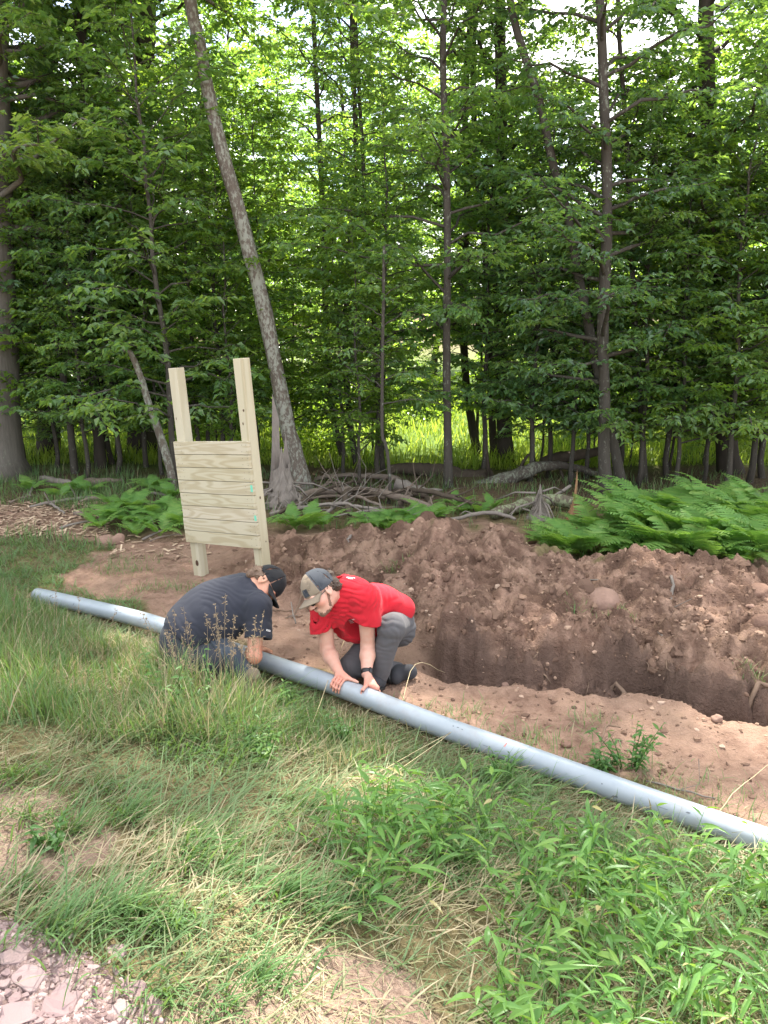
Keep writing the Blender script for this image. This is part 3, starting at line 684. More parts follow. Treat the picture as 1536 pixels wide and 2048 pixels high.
# ================================================================== logs, sticks, stumps
def G(px, py, up=0.0):
    p = ghit(px, py); p[2] += up; return p
def stick(name, pts, r, mat, label, cat='branch', group=None, n=None, sides=8, rough=.08, seed=0, twigs=0, wob=.02):
    pts = np.array(pts, float); rg = np.random.default_rng(seed + 900); L_ = np.linalg.norm(np.diff(pts, axis=0), axis=1).sum()
    k = n or max(6, int(L_ / .07)); sp = spline(pts, k); sp[1:-1] += rg.normal(size=(k - 2, 3)) * wob * min(L_, .8) * .35
    o = sp[0].copy(); mb = MB(); rr = np.interp(np.linspace(0, 1, k), np.linspace(0, 1, len(r)), r)
    mb.tube(sp - o, rr, sides, 0, True, rough, seed)
    for _ in range(twigs):
        i = rg.integers(1, k - 1); d = unit(rg.normal(size=3) * [1, .7, .6] + [0, 0, .25] + unit(sp[-1] - sp[0]) * .7); l = rg.uniform(.12, .4) * min(1.4, L_)
        q = np.stack([sp[i], sp[i] + d * l * .5 + rg.normal(size=3) * .03, sp[i] + d * l + rg.normal(size=3) * .06]) - o
        mb.tube(q, [rr[i] * .45, rr[i] * .3, .002], 5, .5, False)
    ob = link(name, mb.mesh(name, mat), None, o); return tag(ob, label, cat, group)
moss = bark('mossy_bark', (.085, .07, .05), (.16, .13, .10), (.30, .34, .20), (.46, .56), (4, 4, 4))
bark_log = bark('lichened_log', (.055, .045, .038), (.12, .10, .083), (.25, .26, .20), (.50, .62), (8, 8, 8))
log_d = bark('rotten_log', (.045, .036, .028), (.12, .092, .07))
wood_r = bark('split_wood', (.22, .12, .065), (.38, .23, .13), None, sc=(14, 14, 2))
wood_g = bark('weathered_wood', (.13, .11, .095), (.27, .235, .205), None, sc=(12, 12, 3))
twig_m = bark('twig_bark', (.13, .10, .08), (.24, .19, .155))
root_m = bark('root_bark', (.11, .075, .055), (.23, .16, .115))
cut_m = Mat('sawn_wood'); cut_m.color((.55, .32, .15)); cut_m.rough(.8)
stick('fallen_tree', [PY(905, 990, 10.35), PY(960, 976, 10.4), PY(1020, 957, 10.5), PY(1072, 936, 10.6), PY(1110, 931, 10.7), PY(1155, 936, 10.8), PY(1200, 952, 10.9)], [.12, .11, .10, .085, .06, .05, .04], bark_log, 'lichen spotted fallen trunk arching up from behind the slender grey trunk', 'log', twigs=0, sides=12, seed=3)
stick('fallen_tree', [PY(775, 938, 11.2), PY(830, 938, 11.2), PY(880, 942, 11.2), PY(930, 955, 11.1), PY(985, 950, 11.1)], [.07, .10, .11, .12, .10], log_d, 'dark fallen trunk lying at the near edge of the bright meadow', 'log', sides=12, seed=4, twigs=5)
stick('fallen_tree', [PY(985, 985, 11.0), PY(1090, 980, 11.0), PY(1200, 985, 11.0), PY(1330, 985, 11.1)], [.19, .19, .18, .15], log_d, 'thick dark rotten log lying behind the split stump', 'log', sides=12, seed=5)
stick('fallen_tree', [PY(905, 990, 10.9), PY(985, 978, 10.9), PY(1080, 968, 11.0)], [.13, .14, .12], log_d, 'dark log in shadow under the arching lichen trunk', 'log', sides=12, seed=55)
stick('fallen_tree', [G(985, 1040, .06), G(1060, 1022, .10), G(1110, 1020, .12), G(1155, 1024, .1)], [.055, .075, .075, .07], moss, 'mossy pale topped log lying between the split stump and the dirt heap', 'log', sides=10, seed=6)
stick('fallen_branch', [PY(1085, 925, 11.2), PY(1120, 915, 11.4), PY(1190, 905, 11.6), PY(1215, 900, 11.8)], [.08, .09, .07, .06], log_d, 'dark limb rising to the right above the arching fallen trunk', 'branch', sides=10, seed=7)
stick('fallen_branch', [PY(1020, 965, 10.9), PY(1040, 935, 10.9), PY(1052, 915, 10.9), PY(1066, 905, 10.9)], [.025, .03, .022, .01], log_d, 'short dark prong sticking up from the fallen trunks', seed=8, twigs=3)
stick('fallen_branch', [PY(1135, 985, 10.7), PY(1125, 950, 10.75), PY(1118, 935, 10.8)], [.02, .022, .02], log_d, 'thin dark prop under the right end of the arching trunk', seed=9)
stick('fallen_branch', [PY(1185, 975, 10.7), PY(1160, 965, 10.75), PY(1138, 937, 10.8)], [.03, .026, .02], log_d, 'dark slanting limb under the right end of the arching trunk', seed=10)
stick('fallen_branch', [PY(630, 958, 10.8), PY(680, 950, 10.7), PY(740, 952, 10.6), PY(785, 955, 10.5), PY(810, 965, 10.4)], [.03, .032, .035, .04, .03], twig_m, 'long thin pole lying level behind the brush pile', seed=11)
stick('broken_root', [PY(790, 965, 9.9), PY(815, 975, 9.85), PY(845, 980, 9.8), PY(885, 980, 9.75)], [.09, .09, .055, .008], wood_g, 'grey torn slab of wood with a pointed end right of the brush pile', 'root', sides=7, seed=12, rough=.2)
stick('broken_root', [G(800, 1015, .03), PY(815, 990, 9.6), PY(842, 988, 9.6), PY(855, 1000, 9.55), G(862, 1040, .02)], [.05, .055, .05, .045, .04], log_d, 'hooked dark root stub right of the brush pile', 'root', sides=8, seed=13)
stick('fallen_branch', [G(880, 1052, .05), G(930, 1047, .08), G(985, 1043, .10), G(1030, 1053, .08)], [.016, .022, .024, .018], wood_g, 'pale bare stick lying on the crest behind the dirt heap', seed=14, twigs=2)
stick('fallen_branch', [PY(1030, 1056, 8.6), PY(1050, 1040, 8.7), PY(1092, 1004, 8.8), PY(1141, 971, 8.9)], [.014, .02, .022, .018], wood_g, 'grey bare pole slanting up toward the split stump', seed=15)
brush = [([(545, 1030), (620, 1000), (700, 1003), (770, 1008), (850, 1026), (900, 1046)], [.03, .05, .055, .05, .04, .02], 5),
         ([(540, 1040), (640, 1036), (720, 1040), (800, 1045)], [.018, .022, .02, .012], 3), ([(560, 1045), (640, 1015), (700, 995), (735, 985)], [.02, .022, .018, .01], 4),
         ([(610, 1005), (680, 1010), (740, 1022), (790, 1040)], [.018, .022, .02, .012], 4), ([(640, 1050), (690, 1020), (720, 1000), (760, 990)], [.02, .02, .015, .008], 5),
         ([(700, 1048), (690, 1020), (720, 1010), (770, 1015)], [.03, .035, .03, .02], 3), ([(600, 1020), (660, 985), (720, 990)], [.016, .018, .01], 4), ([(660, 1045), (760, 1052), (830, 1060)], [.012, .016, .008], 4),
         ([(770, 1000), (840, 1012), (910, 1030), (960, 1030)], [.02, .03, .028, .015], 4), ([(550, 1010), (600, 990), (640, 970)], [.016, .016, .01], 4), ([(590, 1050), (600, 1020), (575, 990)], [.014, .016, .01], 3)]
for q, (pp, rr, tw_) in enumerate(brush):
    zz = [.03 + .10 * math.sin(3.1 * k / (len(pp) - 1)) + .04 * (q % 3) for k in range(len(pp))]
    stick('fallen_branch', [G(x, y, z) for (x, y), z in zip(pp, zz)], rr, [twig_m, wood_g, log_d][q % 3], 'weathered fallen branch tangled in the brush pile right of the leaning tree', 'branch', 'branches of the brush pile', seed=20 + q, twigs=tw_ + 5)
for q, (a, b, r_) in enumerate([((215, 965), (160, 970), .035), ((85, 962), (175, 985), .05), ((150, 975), (245, 968), .05), ((180, 1000), (60, 1022), .022), ((205, 1002), (160, 1012), .03), ((95, 1010), (130, 1035), .018), ((150, 1032), (185, 1046), .024), ((300, 990), (345, 1005), .02), ((290, 1010), (322, 1040), .016), ((60, 1002), (66, 980), .012), ((250, 1020), (262, 985), .010), ((285, 1085), (340, 1068), .012), ((300, 1088), (365, 1078), .010), ((120, 1062), (200, 1050), .014), ((20, 1010), (70, 1000), .014)]):
    lab = ['broken grey stick lying in the grass and chips left of the notice board'][0]
    A_, B_ = G(*a, .03), G(*b, .05); M_ = (A_ + B_) / 2 + [0, 0, .02]
    stick('fallen_branch', [A_, M_, B_], [r_, r_ * .9, r_ * .5], wood_g if q % 2 else twig_m, lab, 'branch', 'broken sticks left of the notice board', seed=50 + q, twigs=1 if r_ < .03 else 0)
# splintered snag
def splinter(name, base, h, r0, spikes, mat, label, seed, lean=(0, 0), cat='stump', roots=0):
    rg = np.random.default_rng(seed); mb = MB(); n = 22; a = np.linspace(0, 2 * np.pi, n, endpoint=False); K_ = 12
    hh = np.full(n, h * .35)
    for ang, hs, wd in spikes: hh = np.maximum(hh, h * hs * np.exp(-((np.angle(np.exp(1j * (a - ang)))) / wd) ** 2))
    hh *= 1 + rg.normal(size=n) * .05; rows = []
    for k in range(K_):
        t = k / (K_ - 1); z = hh * t; rr = r0 * (1.0 + 1.1 * np.exp(-z / (.18 * h)) - .55 * np.clip(z / h, 0, 1)) * (1 + .07 * rg.normal(size=n)) * .62
        rows.append(np.stack([np.cos(a) * rr + lean[0] * z, np.sin(a) * rr + lean[1] * z, z], -1))
    for k in range(3):
        rows.append(rows[K_ - 1] * [1 - .28 * (k + 1), 1 - .28 * (k + 1), 1] - np.stack([0 * a, 0 * a, .12 * h * (k + 1) * np.ones(n)], -1) * .6)
    V = np.concatenate(rows); m_ = len(rows); i = np.arange(m_ - 1)[:, None] * n; j = np.arange(n)[None]; j2 = (j + 1) % n
    mb.add(V, [np.stack([i + j, i + j2, i + n + j2, i + n + j], -1).reshape(-1, 4)])
    ob = link(name, mb.mesh(name, mat, False), None, base); tag(ob, label, cat)
    for _ in range(roots):
        an = rg.random() * 6.28; l = rg.uniform(.25, .6); q = base + np.array([math.cos(an) * r0 * .5, math.sin(an) * r0 * .5, rg.uniform(.05, .3)]); e = q + np.array([math.cos(an) * l, math.sin(an) * l, -rg.uniform(.05, .35)]); e[2] = max(e[2], gz(e[0], e[1]))
        rb = MB(); rb.tube(np.stack([q, (q + e) / 2 + [0, 0, .05], e]) - base, [.014, .011, .005], 5); link('root', rb.mesh('root', mat), ob)
    return ob
splinter('snag', G(566, 1015), 1.38, .17, [(3.4, 1.0, .20), (.3, .72, .35), (5.0, .55, .5)], wood_g, 'grey splintered snag with a tall thin spike beside the foot of the leaning tree', 3, (-.02, 0), 'snag', 22)
splinter('stump', PZ(1150, 1052, .02), .62, .10, [(4.0, 1.0, .35), (1.0, .55, .5)], wood_r, 'small split stump of raw orange wood at the left end of the ferns', 5)
splinter('stump', G(1078, 1036), .42, .12, [(1.5, .8, 1.2), (4.5, 1, .8)], wood_g, 'ragged grey stump with frayed top left of the split stump', 7, roots=8)
lg = stick('sawn_log', [PY(1418, 962, 11.6), PY(1470, 958, 12.2)], [.17, .17], log_d, 'sawn log with an orange cut face beside the dark trunk behind the ferns', 'log', sides=14, wob=0, n=6)
c0 = np.array(lg.location); axd = unit(PY(1470, 958, 12.2) - PY(1418, 962, 11.6)); u_ = unit(np.cross(axd, [0, 0, 1.0])); v_ = np.cross(u_, axd)
disc('cut_face', -axd * .003, u_, v_, .165, .165, cut_m.m, lg, 18)
for q, (a, b, r_) in enumerate([((1460, 985), (1536, 945), .10), ((1500, 990), (1580, 960), .08), ((1340, 985), (1420, 978), .07)]):
    stick('fallen_tree', [PY(*a, 11.0 + q * .2), PY(*b, 11.5 + q * .2)], [r_, r_ * .8], wood_g, ['pale grey log at the right edge behind the ferns, lower one', 'pale grey log at the right edge behind the ferns, rear one', 'short grey log behind the ferns left of the dark trunk'][q], 'log', seed=80 + q, sides=10)
# sticks and roots on the bare soil
soil = [([(1340, 1158, .05), (1343, 1185, .03), (1338, 1215, .03), (1342, 1244, .02)], [.012, .014, .012, .008], 'knobbly stick standing down the right part of the dirt heap', 'branch'),
        ([(1242, 1218, .02), (1290, 1227, .03), (1335, 1242, .02)], [.012, .013, .008], 'reddish stick lying across the foot of the upright stick on the heap', 'branch'),
        ([(1165, 1165, .02), (1215, 1168, .03), (1245, 1165, .02)], [.006, .007, .004], 'thin level twig on the heap above the round boulder', 'branch'),
        ([(1148, 1150, .03), (1128, 1168, .04), (1122, 1195, .03)], [.007, .007, .004], 'thin bent twig on the heap left of the round boulder', 'branch'),
        ([(950, 1215, .02), (985, 1230, .03), (1030, 1262, .02)], [.006, .006, .004], 'dark thin twig on the middle of the dirt heap', 'branch'),
        ([(1225, 1350, .02), (1230, 1348, .12), (1255, 1362, .12), (1290, 1388, .04)], [.012, .016, .016, .010], 'looped pale root sticking out of the trench edge', 'root'),
        ([(1028, 1288, .0), (1030, 1320, .03), (1040, 1350, .02)], [.005, .005, .003], 'thin pale root hanging down the trench wall, left one', 'root'),
        ([(1080, 1306, .02), (1062, 1338, .05), (1085, 1360, .05), (1102, 1380, .04)], [.006, .008, .007, .004], 'forked pale root hanging in the trench', 'root'),
        ([(1335, 1305, .02), (1330, 1345, .04), (1350, 1378, .04)], [.005, .005, .003], 'thin pale root hanging down the right part of the trench wall', 'root'),
        ([(1484, 1440, .03), (1506, 1432, .05), (1530, 1412, .05), (1570, 1405, .03)], [.011, .015, .015, .012], 'thick gnarled root at the right edge of the trench', 'root'),
        ([(1320, 1258, .02), (1324, 1280, .05), (1316, 1308, .02)], [.005, .005, .003], 'dark twig standing at the top edge of the trench wall', 'branch'),
        ([(585, 1240, .02), (605, 1215, .10), (598, 1205, .14)], [.006, .008, .004], 'small forked pale twig in the hole between the two men', 'branch'),
        ([(592, 1252, .02), (583, 1234, .12)], [.006, .004], 'short pale upright splinter between the two men', 'branch'),
        ([(545, 1222, .02), (560, 1232, .04), (585, 1228, .03)], [.005, .006, .004], 'thin twig on the soil below the black cap', 'branch'),
        ([(690, 1105, .02), (702, 1090, .05), (712, 1080, .06)], [.010, .012, .008], 'stubby pale stick on the soil behind the red shirt', 'branch'),
        ([(640, 1098, .02), (690, 1112, .03), (728, 1120, .02)], [.009, .010, .006], 'brown stick lying on the soil behind the checked cap', 'branch'),
        ([(1290, 1565, .01), (1370, 1590, .02), (1430, 1600, .01)], [.004, .005, .003], 'thin twig on the soil behind the right part of the pipe', 'branch'),
        ([(1200, 1490, .02), (1212, 1468, .05), (1240, 1465, .03)], [.005, .006, .003], 'small bent twig left of the leafy weed behind the pipe', 'branch')]
for q, (pp, rr, lab, cat_) in enumerate(soil):
    if 'patch' in lab: continue
    lab = lab.replace('checked cap', 'two tone cap')
    stick('root' if cat_ == 'root' else 'twig', [G(x, y, z) for x, y, z in pp], rr, root_m if cat_ == 'root' else [wood_g, root_m][q % 2], lab, cat_, seed=100 + q, sides=6, twigs=1, wob=.03)
rg = np.random.default_rng(15)
for q in range(26):
    px, py = (rg.uniform(880, 1530), rg.uniform(1285, 1375)); a = G(px, py, -.01); b = a + np.array([rg.normal() * .05, -rg.uniform(.02, .09), rg.uniform(-.10, .02)]); c = b + np.array([rg.normal() * .05, -rg.uniform(-.02, .05), -rg.uniform(.03, .12)])
    stick('root_fibre', [a, b, c], [.0035, .003, .0015], root_m, 'fine root fibre hanging from the dark trench wall', 'root', 'fine roots of the trench wall', seed=200 + q, sides=4, n=7)
# ------------------------------------------------------------------ stones and clods
def ico(sub=2):
    import bmesh
    bm = bmesh.new(); bmesh.ops.create_icosphere(bm, subdivisions=sub, radius=1); v = np.array([x.co[:] for x in bm.verts]); f = np.array([[x.index for x in q.verts] for q in bm.faces]); bm.free(); return v, f
ICO3, ICOF3 = ico(3); ICO1, ICOF1 = ico(1); ICO2, ICOF2 = ico(2)
def rockv(v, seed, a=.22, fl=.0):
    n = vnoise(v[:, 0] * 1.3 + seed * 7.1, v[:, 1] * 1.3, v[:, 2] * 1.3, seed) * a + vnoise(v[:, 0] * 3.1, v[:, 1] * 3.1 + seed, v[:, 2] * 3.1, seed + 5) * a * .4
    return v * (1 + n)[:, None]
rk = Mat('red_stone'); co_ = rk.coord(); rk.color(rk.mix(rk.noise(co_, 14, 6, .65), (.17, .105, .08), (.33, .215, .165))); rk.rough(.9, .15); rk.bump(rk.noise(co_, 40, 4), .6, .01)
rk2 = Mat('dark_soil_clod'); co_ = rk2.coord(); rk2.color(rk2.mix(rk2.noise(co_, 14, 6, .65), (.11, .065, .048), (.25, .155, .115))); rk2.rough(.95, .1); rk2.bump(rk2.noise(co_, 40, 4), .8, .012)
for q, (px, py, sx, sy, sz, lab, mt) in enumerate([(1203, 1218, .135, .12, .125, 'large smooth rounded boulder half buried in the dirt heap', rk), (1492, 1188, .19, .11, .055, 'flat dark stone slab at the right end of the heap', rk2), (1522, 1262, .09, .08, .075, 'dark rounded stone at the right edge of the soil bank', rk2),
        (1102, 1212, .06, .05, .05, 'blocky stone left of the large smooth boulder', rk), (1050, 1085, .10, .08, .07, 'rounded clod on the crest of the heap at its right shoulder', rk2), (1272, 1228, .035, .03, .028, 'small pale stone beside the large smooth boulder', rk), (1190, 1278, .07, .05, .03, 'flat stone on top of the trench wall', rk),
        (1372, 1222, .07, .06, .05, 'reddish stone in the heap right of the upright stick', rk), (1500, 1215, .03, .03, .022, 'small pebble below the flat dark slab', rk), (1010, 1372, .028, .025, .022, 'pale pebble at the near trench edge', rk), (212, 1088, .10, .08, .075, 'rounded reddish stone left of the notice board, left of two', rk), (232, 1087, .09, .07, .07, 'rounded reddish stone left of the notice board, right of two', rk),
        (1140, 1215, .03, .03, .02, 'small stone between the blocky stone and the large boulder', rk), (905, 1068, .07, .06, .05, 'clod on the left crest of the heap', rk2), (815, 1078, .06, .05, .045, 'clod on the heap crest above the red shirt', rk2), (1132, 1490, .03, .025, .02, 'dark clod on the soil near the pipe', rk2), (1435, 1440, .03, .025, .022, 'grey pebble on the bare soil at the right', rk)]):
    p = G(px, py); v = rockv(ICO3, q + 3, .30 if 'smooth' not in lab else .10) * [sx, sy, sz]
    o = link('boulder' if sx > .08 else 'stone', mesh_np('stone', v, ICOF3, mt.m), None, p + [0, 0, sz * .35]); tag(o, lab, 'stone' if 'clod' not in lab else 'clod')
rg = np.random.default_rng(9); mb = MB()
pp = PZ(0, 1100)
px, py = rg.uniform(380, 1560, 14000), rg.uniform(1050, 1650, 14000); v = (py - 1024) / FPX; d = (CAM_H - .05) / (v * CP + SP)
x, y = (px - 768) / FPX * d + rg.normal(size=14000) * .1, d * (CP - v * SP) + rg.uniform(-.1, .6, 14000); z, dmm, hmm, trr, _, _ = height(x, y)
k = np.nonzero(dmm & ((hmm > .3) | (rg.random(14000) < .2)))[0][:4200]
RV = [[rockv(v_, q_, .6) for q_ in range(40)] for v_ in (ICO1, ICO2)]
for i_ in k:
    r_ = abs(rg.normal()) * .008 + .003; b_ = hmm[i_] > .3 and rg.random() < .05; r_ *= 2.6 if b_ else 1
    mb.add(RV[int(b_)][int(rg.integers(40))] * r_ * rg.uniform(.5, 1.35, 3) + [x[i_], y[i_], z[i_] - r_ * .1], [ICOF2 if b_ else ICOF1], rg.random() ** 1.5 * (.6 if b_ else 1))
cm = Mat('soil_crumb'); r_ = cm.attr('rnd'); cm.color(cm.ramp(r_, [(0, (.12, .075, .055)), (.6, (.24, .155, .11)), (.93, (.34, .23, .165)), (1, (.42, .31, .235))])); cm.rough(.95, .1)
tag(link('soil_crumbs', mb.mesh('soil_crumbs', cm.m, False)), 'loose crumbs of reddish soil scattered over the dirt heap', 'soil', kind='stuff')
# wood chips at the left
mb = MB()
px, py = rg.uniform(-30, 215, 900), rg.uniform(1005, 1075, 900); px[:90] = rg.uniform(220, 420, 90); py[:90] = rg.uniform(1070, 1120, 90)
for p in ghitv(px, py):
    a = rg.random() * 3.14; L_ = rg.uniform(.015, .06); ax = np.array([[math.cos(a), math.sin(a), rg.normal() * .2], [-math.sin(a), math.cos(a), 0], [0, 0, 1]])
    mb.box(p + [0, 0, .004 + rg.random() * .02], ax, (L_, rg.uniform(.004, .012), .003), rg.random())
ch = Mat('wood_chip'); ch.color(ch.ramp(ch.attr('rnd'), [(0, (.16, .10, .07)), (.5, (.34, .23, .16)), (1, (.55, .42, .30))])); ch.rough(.9)
tag(link('wood_chips', mb.mesh('wood_chips', ch.m, False)), 'litter of broken wood chips on the ground at the left', 'wood chips', kind='stuff')
# ------------------------------------------------------------------ ferns
fern_m = leaf_mat('fern_green', [(0, (.10, .21, .06)), (.6, (.15, .29, .075)), (1, (.24, .35, .10)), ], [(0, (.20, .42, .05)), (1, (.36, .56, .07))], .45, .5, .25)
def fern(seed, nf, L0, bias=None, spread=1.0):
    rg = np.random.default_rng(seed); VV = []; FF = []; RR = []; nb_ = 0
    for f in range(nf):
        az = 6.28 * f / nf + rg.normal() * .3
        if bias is not None and rg.random() < .7: az = bias + rg.normal() * .7
        L_ = L0 * rg.uniform(.75, 1.15); e0 = rg.uniform(.9, 1.25); k = 26; s = np.linspace(0, 1, k)
        el = e0 - (1.15 * spread + rg.random() * .35) * s ** 1.3; ds = L_ / (k - 1)
        hx = np.cumsum(np.cos(el)) * ds; hz = np.cumsum(np.sin(el)) * ds; dirh = np.array([math.cos(az), math.sin(az), 0]); lat = np.array([-math.sin(az), math.cos(az), 0]); curl = rg.normal() * .12
        pos = dirh * hx[:, None] + np.array([0, 0, 1]) * hz[:, None] + lat * (curl * s ** 2 * L_)[:, None]; tan = unit(np.gradient(pos, axis=0)); nor = unit(np.cross(tan, lat) * -1); nor = np.where(nor[:, 2:] < 0, -nor, nor)
        fr = rg.random() * .5
        w_ = .0035 * (1 - .8 * s)[:, None]; V = np.concatenate([pos + lat * w_, pos - lat * w_]); i = np.arange(k - 1); VV.append(V); FF.append(np.stack([i, i + 1, i + 1 + k, i + k], -1) + nb_); RR.append(np.full(2 * k, fr)); nb_ += 2 * k
        j0 = 5; js = np.arange(j0, k); u = (js - j0) / (k - 1 - j0); pl = L_ * .25 * np.where(u < .25, .55 + 1.8 * u, 1.0 - (u - .25) / .75 * .97) ** .9; pw = L_ * .033 * np.clip(1 - .6 * u, .2, 1)
        lev = np.linspace(0, 1, 9); wl = np.array([.5, 1, .62, .95, .55, .8, .42, .5, .04])
        for sg in (-1, 1):
            D = unit(lat * sg + tan[js] * .42 + rg.normal(size=(len(js), 3)) * .07); T = tan[js]; Nn = nor[js]
            c = pos[js][:, None] + D[:, None] * (pl[:, None] * lev)[..., None] - Nn[:, None] * (pl[:, None] * .16 * lev ** 2)[..., None]
            W = T[:, None] * (pw[:, None] * wl)[..., None]
            V = np.stack([c + W, c - W], 2).reshape(-1, 3); m_ = len(js); q = (np.arange(m_)[:, None] * 18 + np.arange(8)[None] * 2).reshape(-1, 1); F_ = q + np.array([[0, 2, 3, 1]])
            VV.append(V); FF.append(F_ + nb_); RR.append(np.clip(fr + rg.random(m_).repeat(18) * .5, 0, 1)); nb_ += len(V)
    return mesh_np('fern', np.concatenate(VV), np.concatenate(FF), fern_m, {'rnd': np.concatenate(RR)}, False)
FM = [fern(1, 9, .62, 3.5, 1.0), fern(2, 8, .72, 3.3, .9), fern(3, 9, .55, None, 1.1), fern(4, 7, .42, None, 1.0)]
fpoly = [(1085, 1085), (1160, 1055), (1250, 1045), (1400, 1018), (1580, 1010), (1580, 1105), (1440, 1125), (1300, 1108), (1190, 1115), (1130, 1105)]
rg = np.random.default_rng(33); cnt = 0
def put_fern(m, p, sc, label, group):
    o = link('fern', FM[m], None, p); o.rotation_euler.z = rg.normal() * .5 if m < 2 else rg.random() * 6.28; o.scale = (sc,) * 3; tag(o, label, 'fern', group)
while cnt < 68:
    px, py = rg.uniform(1030, 1580), rg.uniform(1000, 1130)
    if not inpoly(np.array([px]), np.array([py]), fpoly)[0]: continue
    # heap crest hides the feet of the ferns: stand them behind it
    p = PZ(px, py + 8, .02); p[1] = max(p[1], np.interp(p[0], CX, CYv) + .22); p[2] = gz(p[0], p[1])
    put_fern(int(rg.integers(0, 3)), p, rg.uniform(.75, 1.1) * np.interp(px, [1085, 1300], [.62, 1.05]), 'lush feathery fern in the dense fern bank behind the right end of the dirt heap', 'ferns of the bank behind the heap'); cnt += 1
for px, py, m, sc in [(215, 1045, 2, .8), (232, 1020, 3, .9), (255, 1050, 2, .75), (265, 1025, 2, .9), (290, 1058, 2, .75), (310, 1040, 3, 1), (335, 1055, 2, .8), (350, 1030, 2, .8), (345, 1000, 2, .8), (305, 985, 2, .8), (200, 1060, 3, .8), (275, 1075, 3, .8), (120, 1000, 3, .8), (145, 990, 3, .9), (180, 990, 2, .7), (320, 1075, 3, .9), (60, 985, 3, .8), (360, 1060, 3, 1.0)]:
    put_fern(m, G(px, py), sc * .95, 'small soft fern in the twiggy patch left of the notice board', 'ferns left of the notice board')
for px, py, m, sc in [(590, 1062, 3, 1), (620, 1062, 3, 1.1), (645, 1058, 3, .8), (745, 1062, 2, .8), (775, 1068, 2, .85), (810, 1062, 2, .9), (840, 1055, 2, .9), (865, 1048, 3, 1), (930, 1030, 3, .75), (960, 1032, 3, .7), (985, 1020, 3, .7), (915, 1018, 3, .8)]:
    p = G(px, py); p[1] = max(p[1], np.interp(p[0], CX, CYv) + .12); p[2] = gz(p[0], p[1]) ; put_fern(m, p, sc, 'low yellow green fern between the brush pile and the dirt heap', 'ferns behind the dirt heap')
# ================================================================== grass
def blades(P_, h, az, lean, curve, wd, rnd, seg=4, twist=None):
    """vectorised grass blades: P_ roots (N,3)"""
    n = len(P_); t = np.linspace(0, 1, seg + 1)[None]; dirh = np.stack([np.cos(az), np.sin(az), 0 * az], -1)
    el = (np.pi / 2 - lean)[:, None] - curve[:, None] * t; ds = h[:, None] / seg
    hx = np.concatenate([np.zeros((n, 1)), np.cumsum(np.cos(el[:, :-1]) * ds, 1)], 1); hz = np.concatenate([np.zeros((n, 1)), np.cumsum(np.sin(el[:, :-1]) * ds, 1)], 1)
    c = P_[:, None] + dirh[:, None] * hx[..., None]; c[..., 2] += hz
    tw = az + np.pi / 2 + (0 if twist is None else twist); S = np.stack([np.cos(tw), np.sin(tw), 0 * tw], -1)
    prof = np.clip(np.minimum(1, .55 + t * 2) * (1 - t ** 2.2), .02, 1); W = S[:, None] * (wd[:, None] * prof)[..., None] * .5
    V = np.stack([c + W, c - W], 2).reshape(-1, 3); i = (np.arange(n)[:, None] * (seg + 1) * 2 + np.arange(seg)[None] * 2).reshape(-1, 1)
    return V, i + np.array([[0, 1, 3, 2]]), np.repeat(rnd, (seg + 1) * 2)
grass_m = leaf_mat('grass_blade', [(0, (.42, .35, .225)), (.16, (.32, .28, .16)), (.26, (.175, .195, .09)), (.5, (.12, .19, .072)), (.75, (.105, .20, .08)), (.92, (.135, .235, .09)), (1, (.20, .285, .10))], [(0, (.45, .36, .2)), (.2, (.35, .3, .14)), (.3, (.2, .27, .06)), (1, (.22, .38, .06))], .35, .45, .3)
mat_m = leaf_mat('matted_blade', [(0, (.46, .385, .255)), (.25, (.35, .30, .185)), (.42, (.235, .235, .125)), (.6, (.16, .21, .10)), (.85, (.13, .21, .095)), (1, (.18, .255, .115))], [(0, (.45, .36, .2)), (.3, (.3, .28, .12)), (1, (.2, .32, .08))], .3, .5, .25)
broad_m = leaf_mat('broad_grass_leaf', [(0, (.40, .33, .16)), (.03, (.28, .30, .10)), (.06, (.075, .175, .05)), (.6, (.12, .245, .058)), (1, (.21, .33, .085))], [(0, (.22, .42, .04)), (1, (.38, .55, .07))], .4, .4, .35)
TALL = [(-300, 1175), (70, 1190), (150, 1222), (200, 1262), (330, 1330), (420, 1395), (520, 1395), (600, 1380), (760, 1425), (850, 1470), (840, 1505), (720, 1540), (560, 1520), (400, 1510), (250, 1500), (100, 1470), (-300, 1430)]
LUSH = [(640, 1690), (720, 1630), (830, 1600), (960, 1610), (1010, 1660), (1100, 1690), (1250, 1690), (1400, 1670), (1560, 1650), (1800, 1650), (1800, 2300), (1000, 2300), (985, 2010), (1040, 1900), (990, 1820), (880, 1790), (760, 1800), (650, 1760)]
CLUMP = [(250, 1490), (330, 1430), (430, 1440), (600, 1400), (640, 1450), (560, 1500), (480, 1560), (330, 1540)]
OLIVE = [(860, 1490), (1100, 1560), (1536, 1720), (1536, 1800), (1200, 1690), (1000, 1640), (840, 1590)]
rg = np.random.default_rng(21)
def cand(n, x0=-4.6, x1=3.2, y0=1.15, y1=7.4):
    x = rg.uniform(x0, x1, n); y = rg.uniform(y0, y1, n); s = pipe_s(x, y)
    z, dm_, hm_, tr_, jx_, jy_ = height(x, y); px, py, d = proj(np.stack([x, y, z], -1))
    ok = (px > -260) & (px < 1800) & (py < 2500)
    return x[ok], y[ok], z[ok], s[ok], dm_[ok], jx_[ok], jy_[ok], px[ok], py[ok]
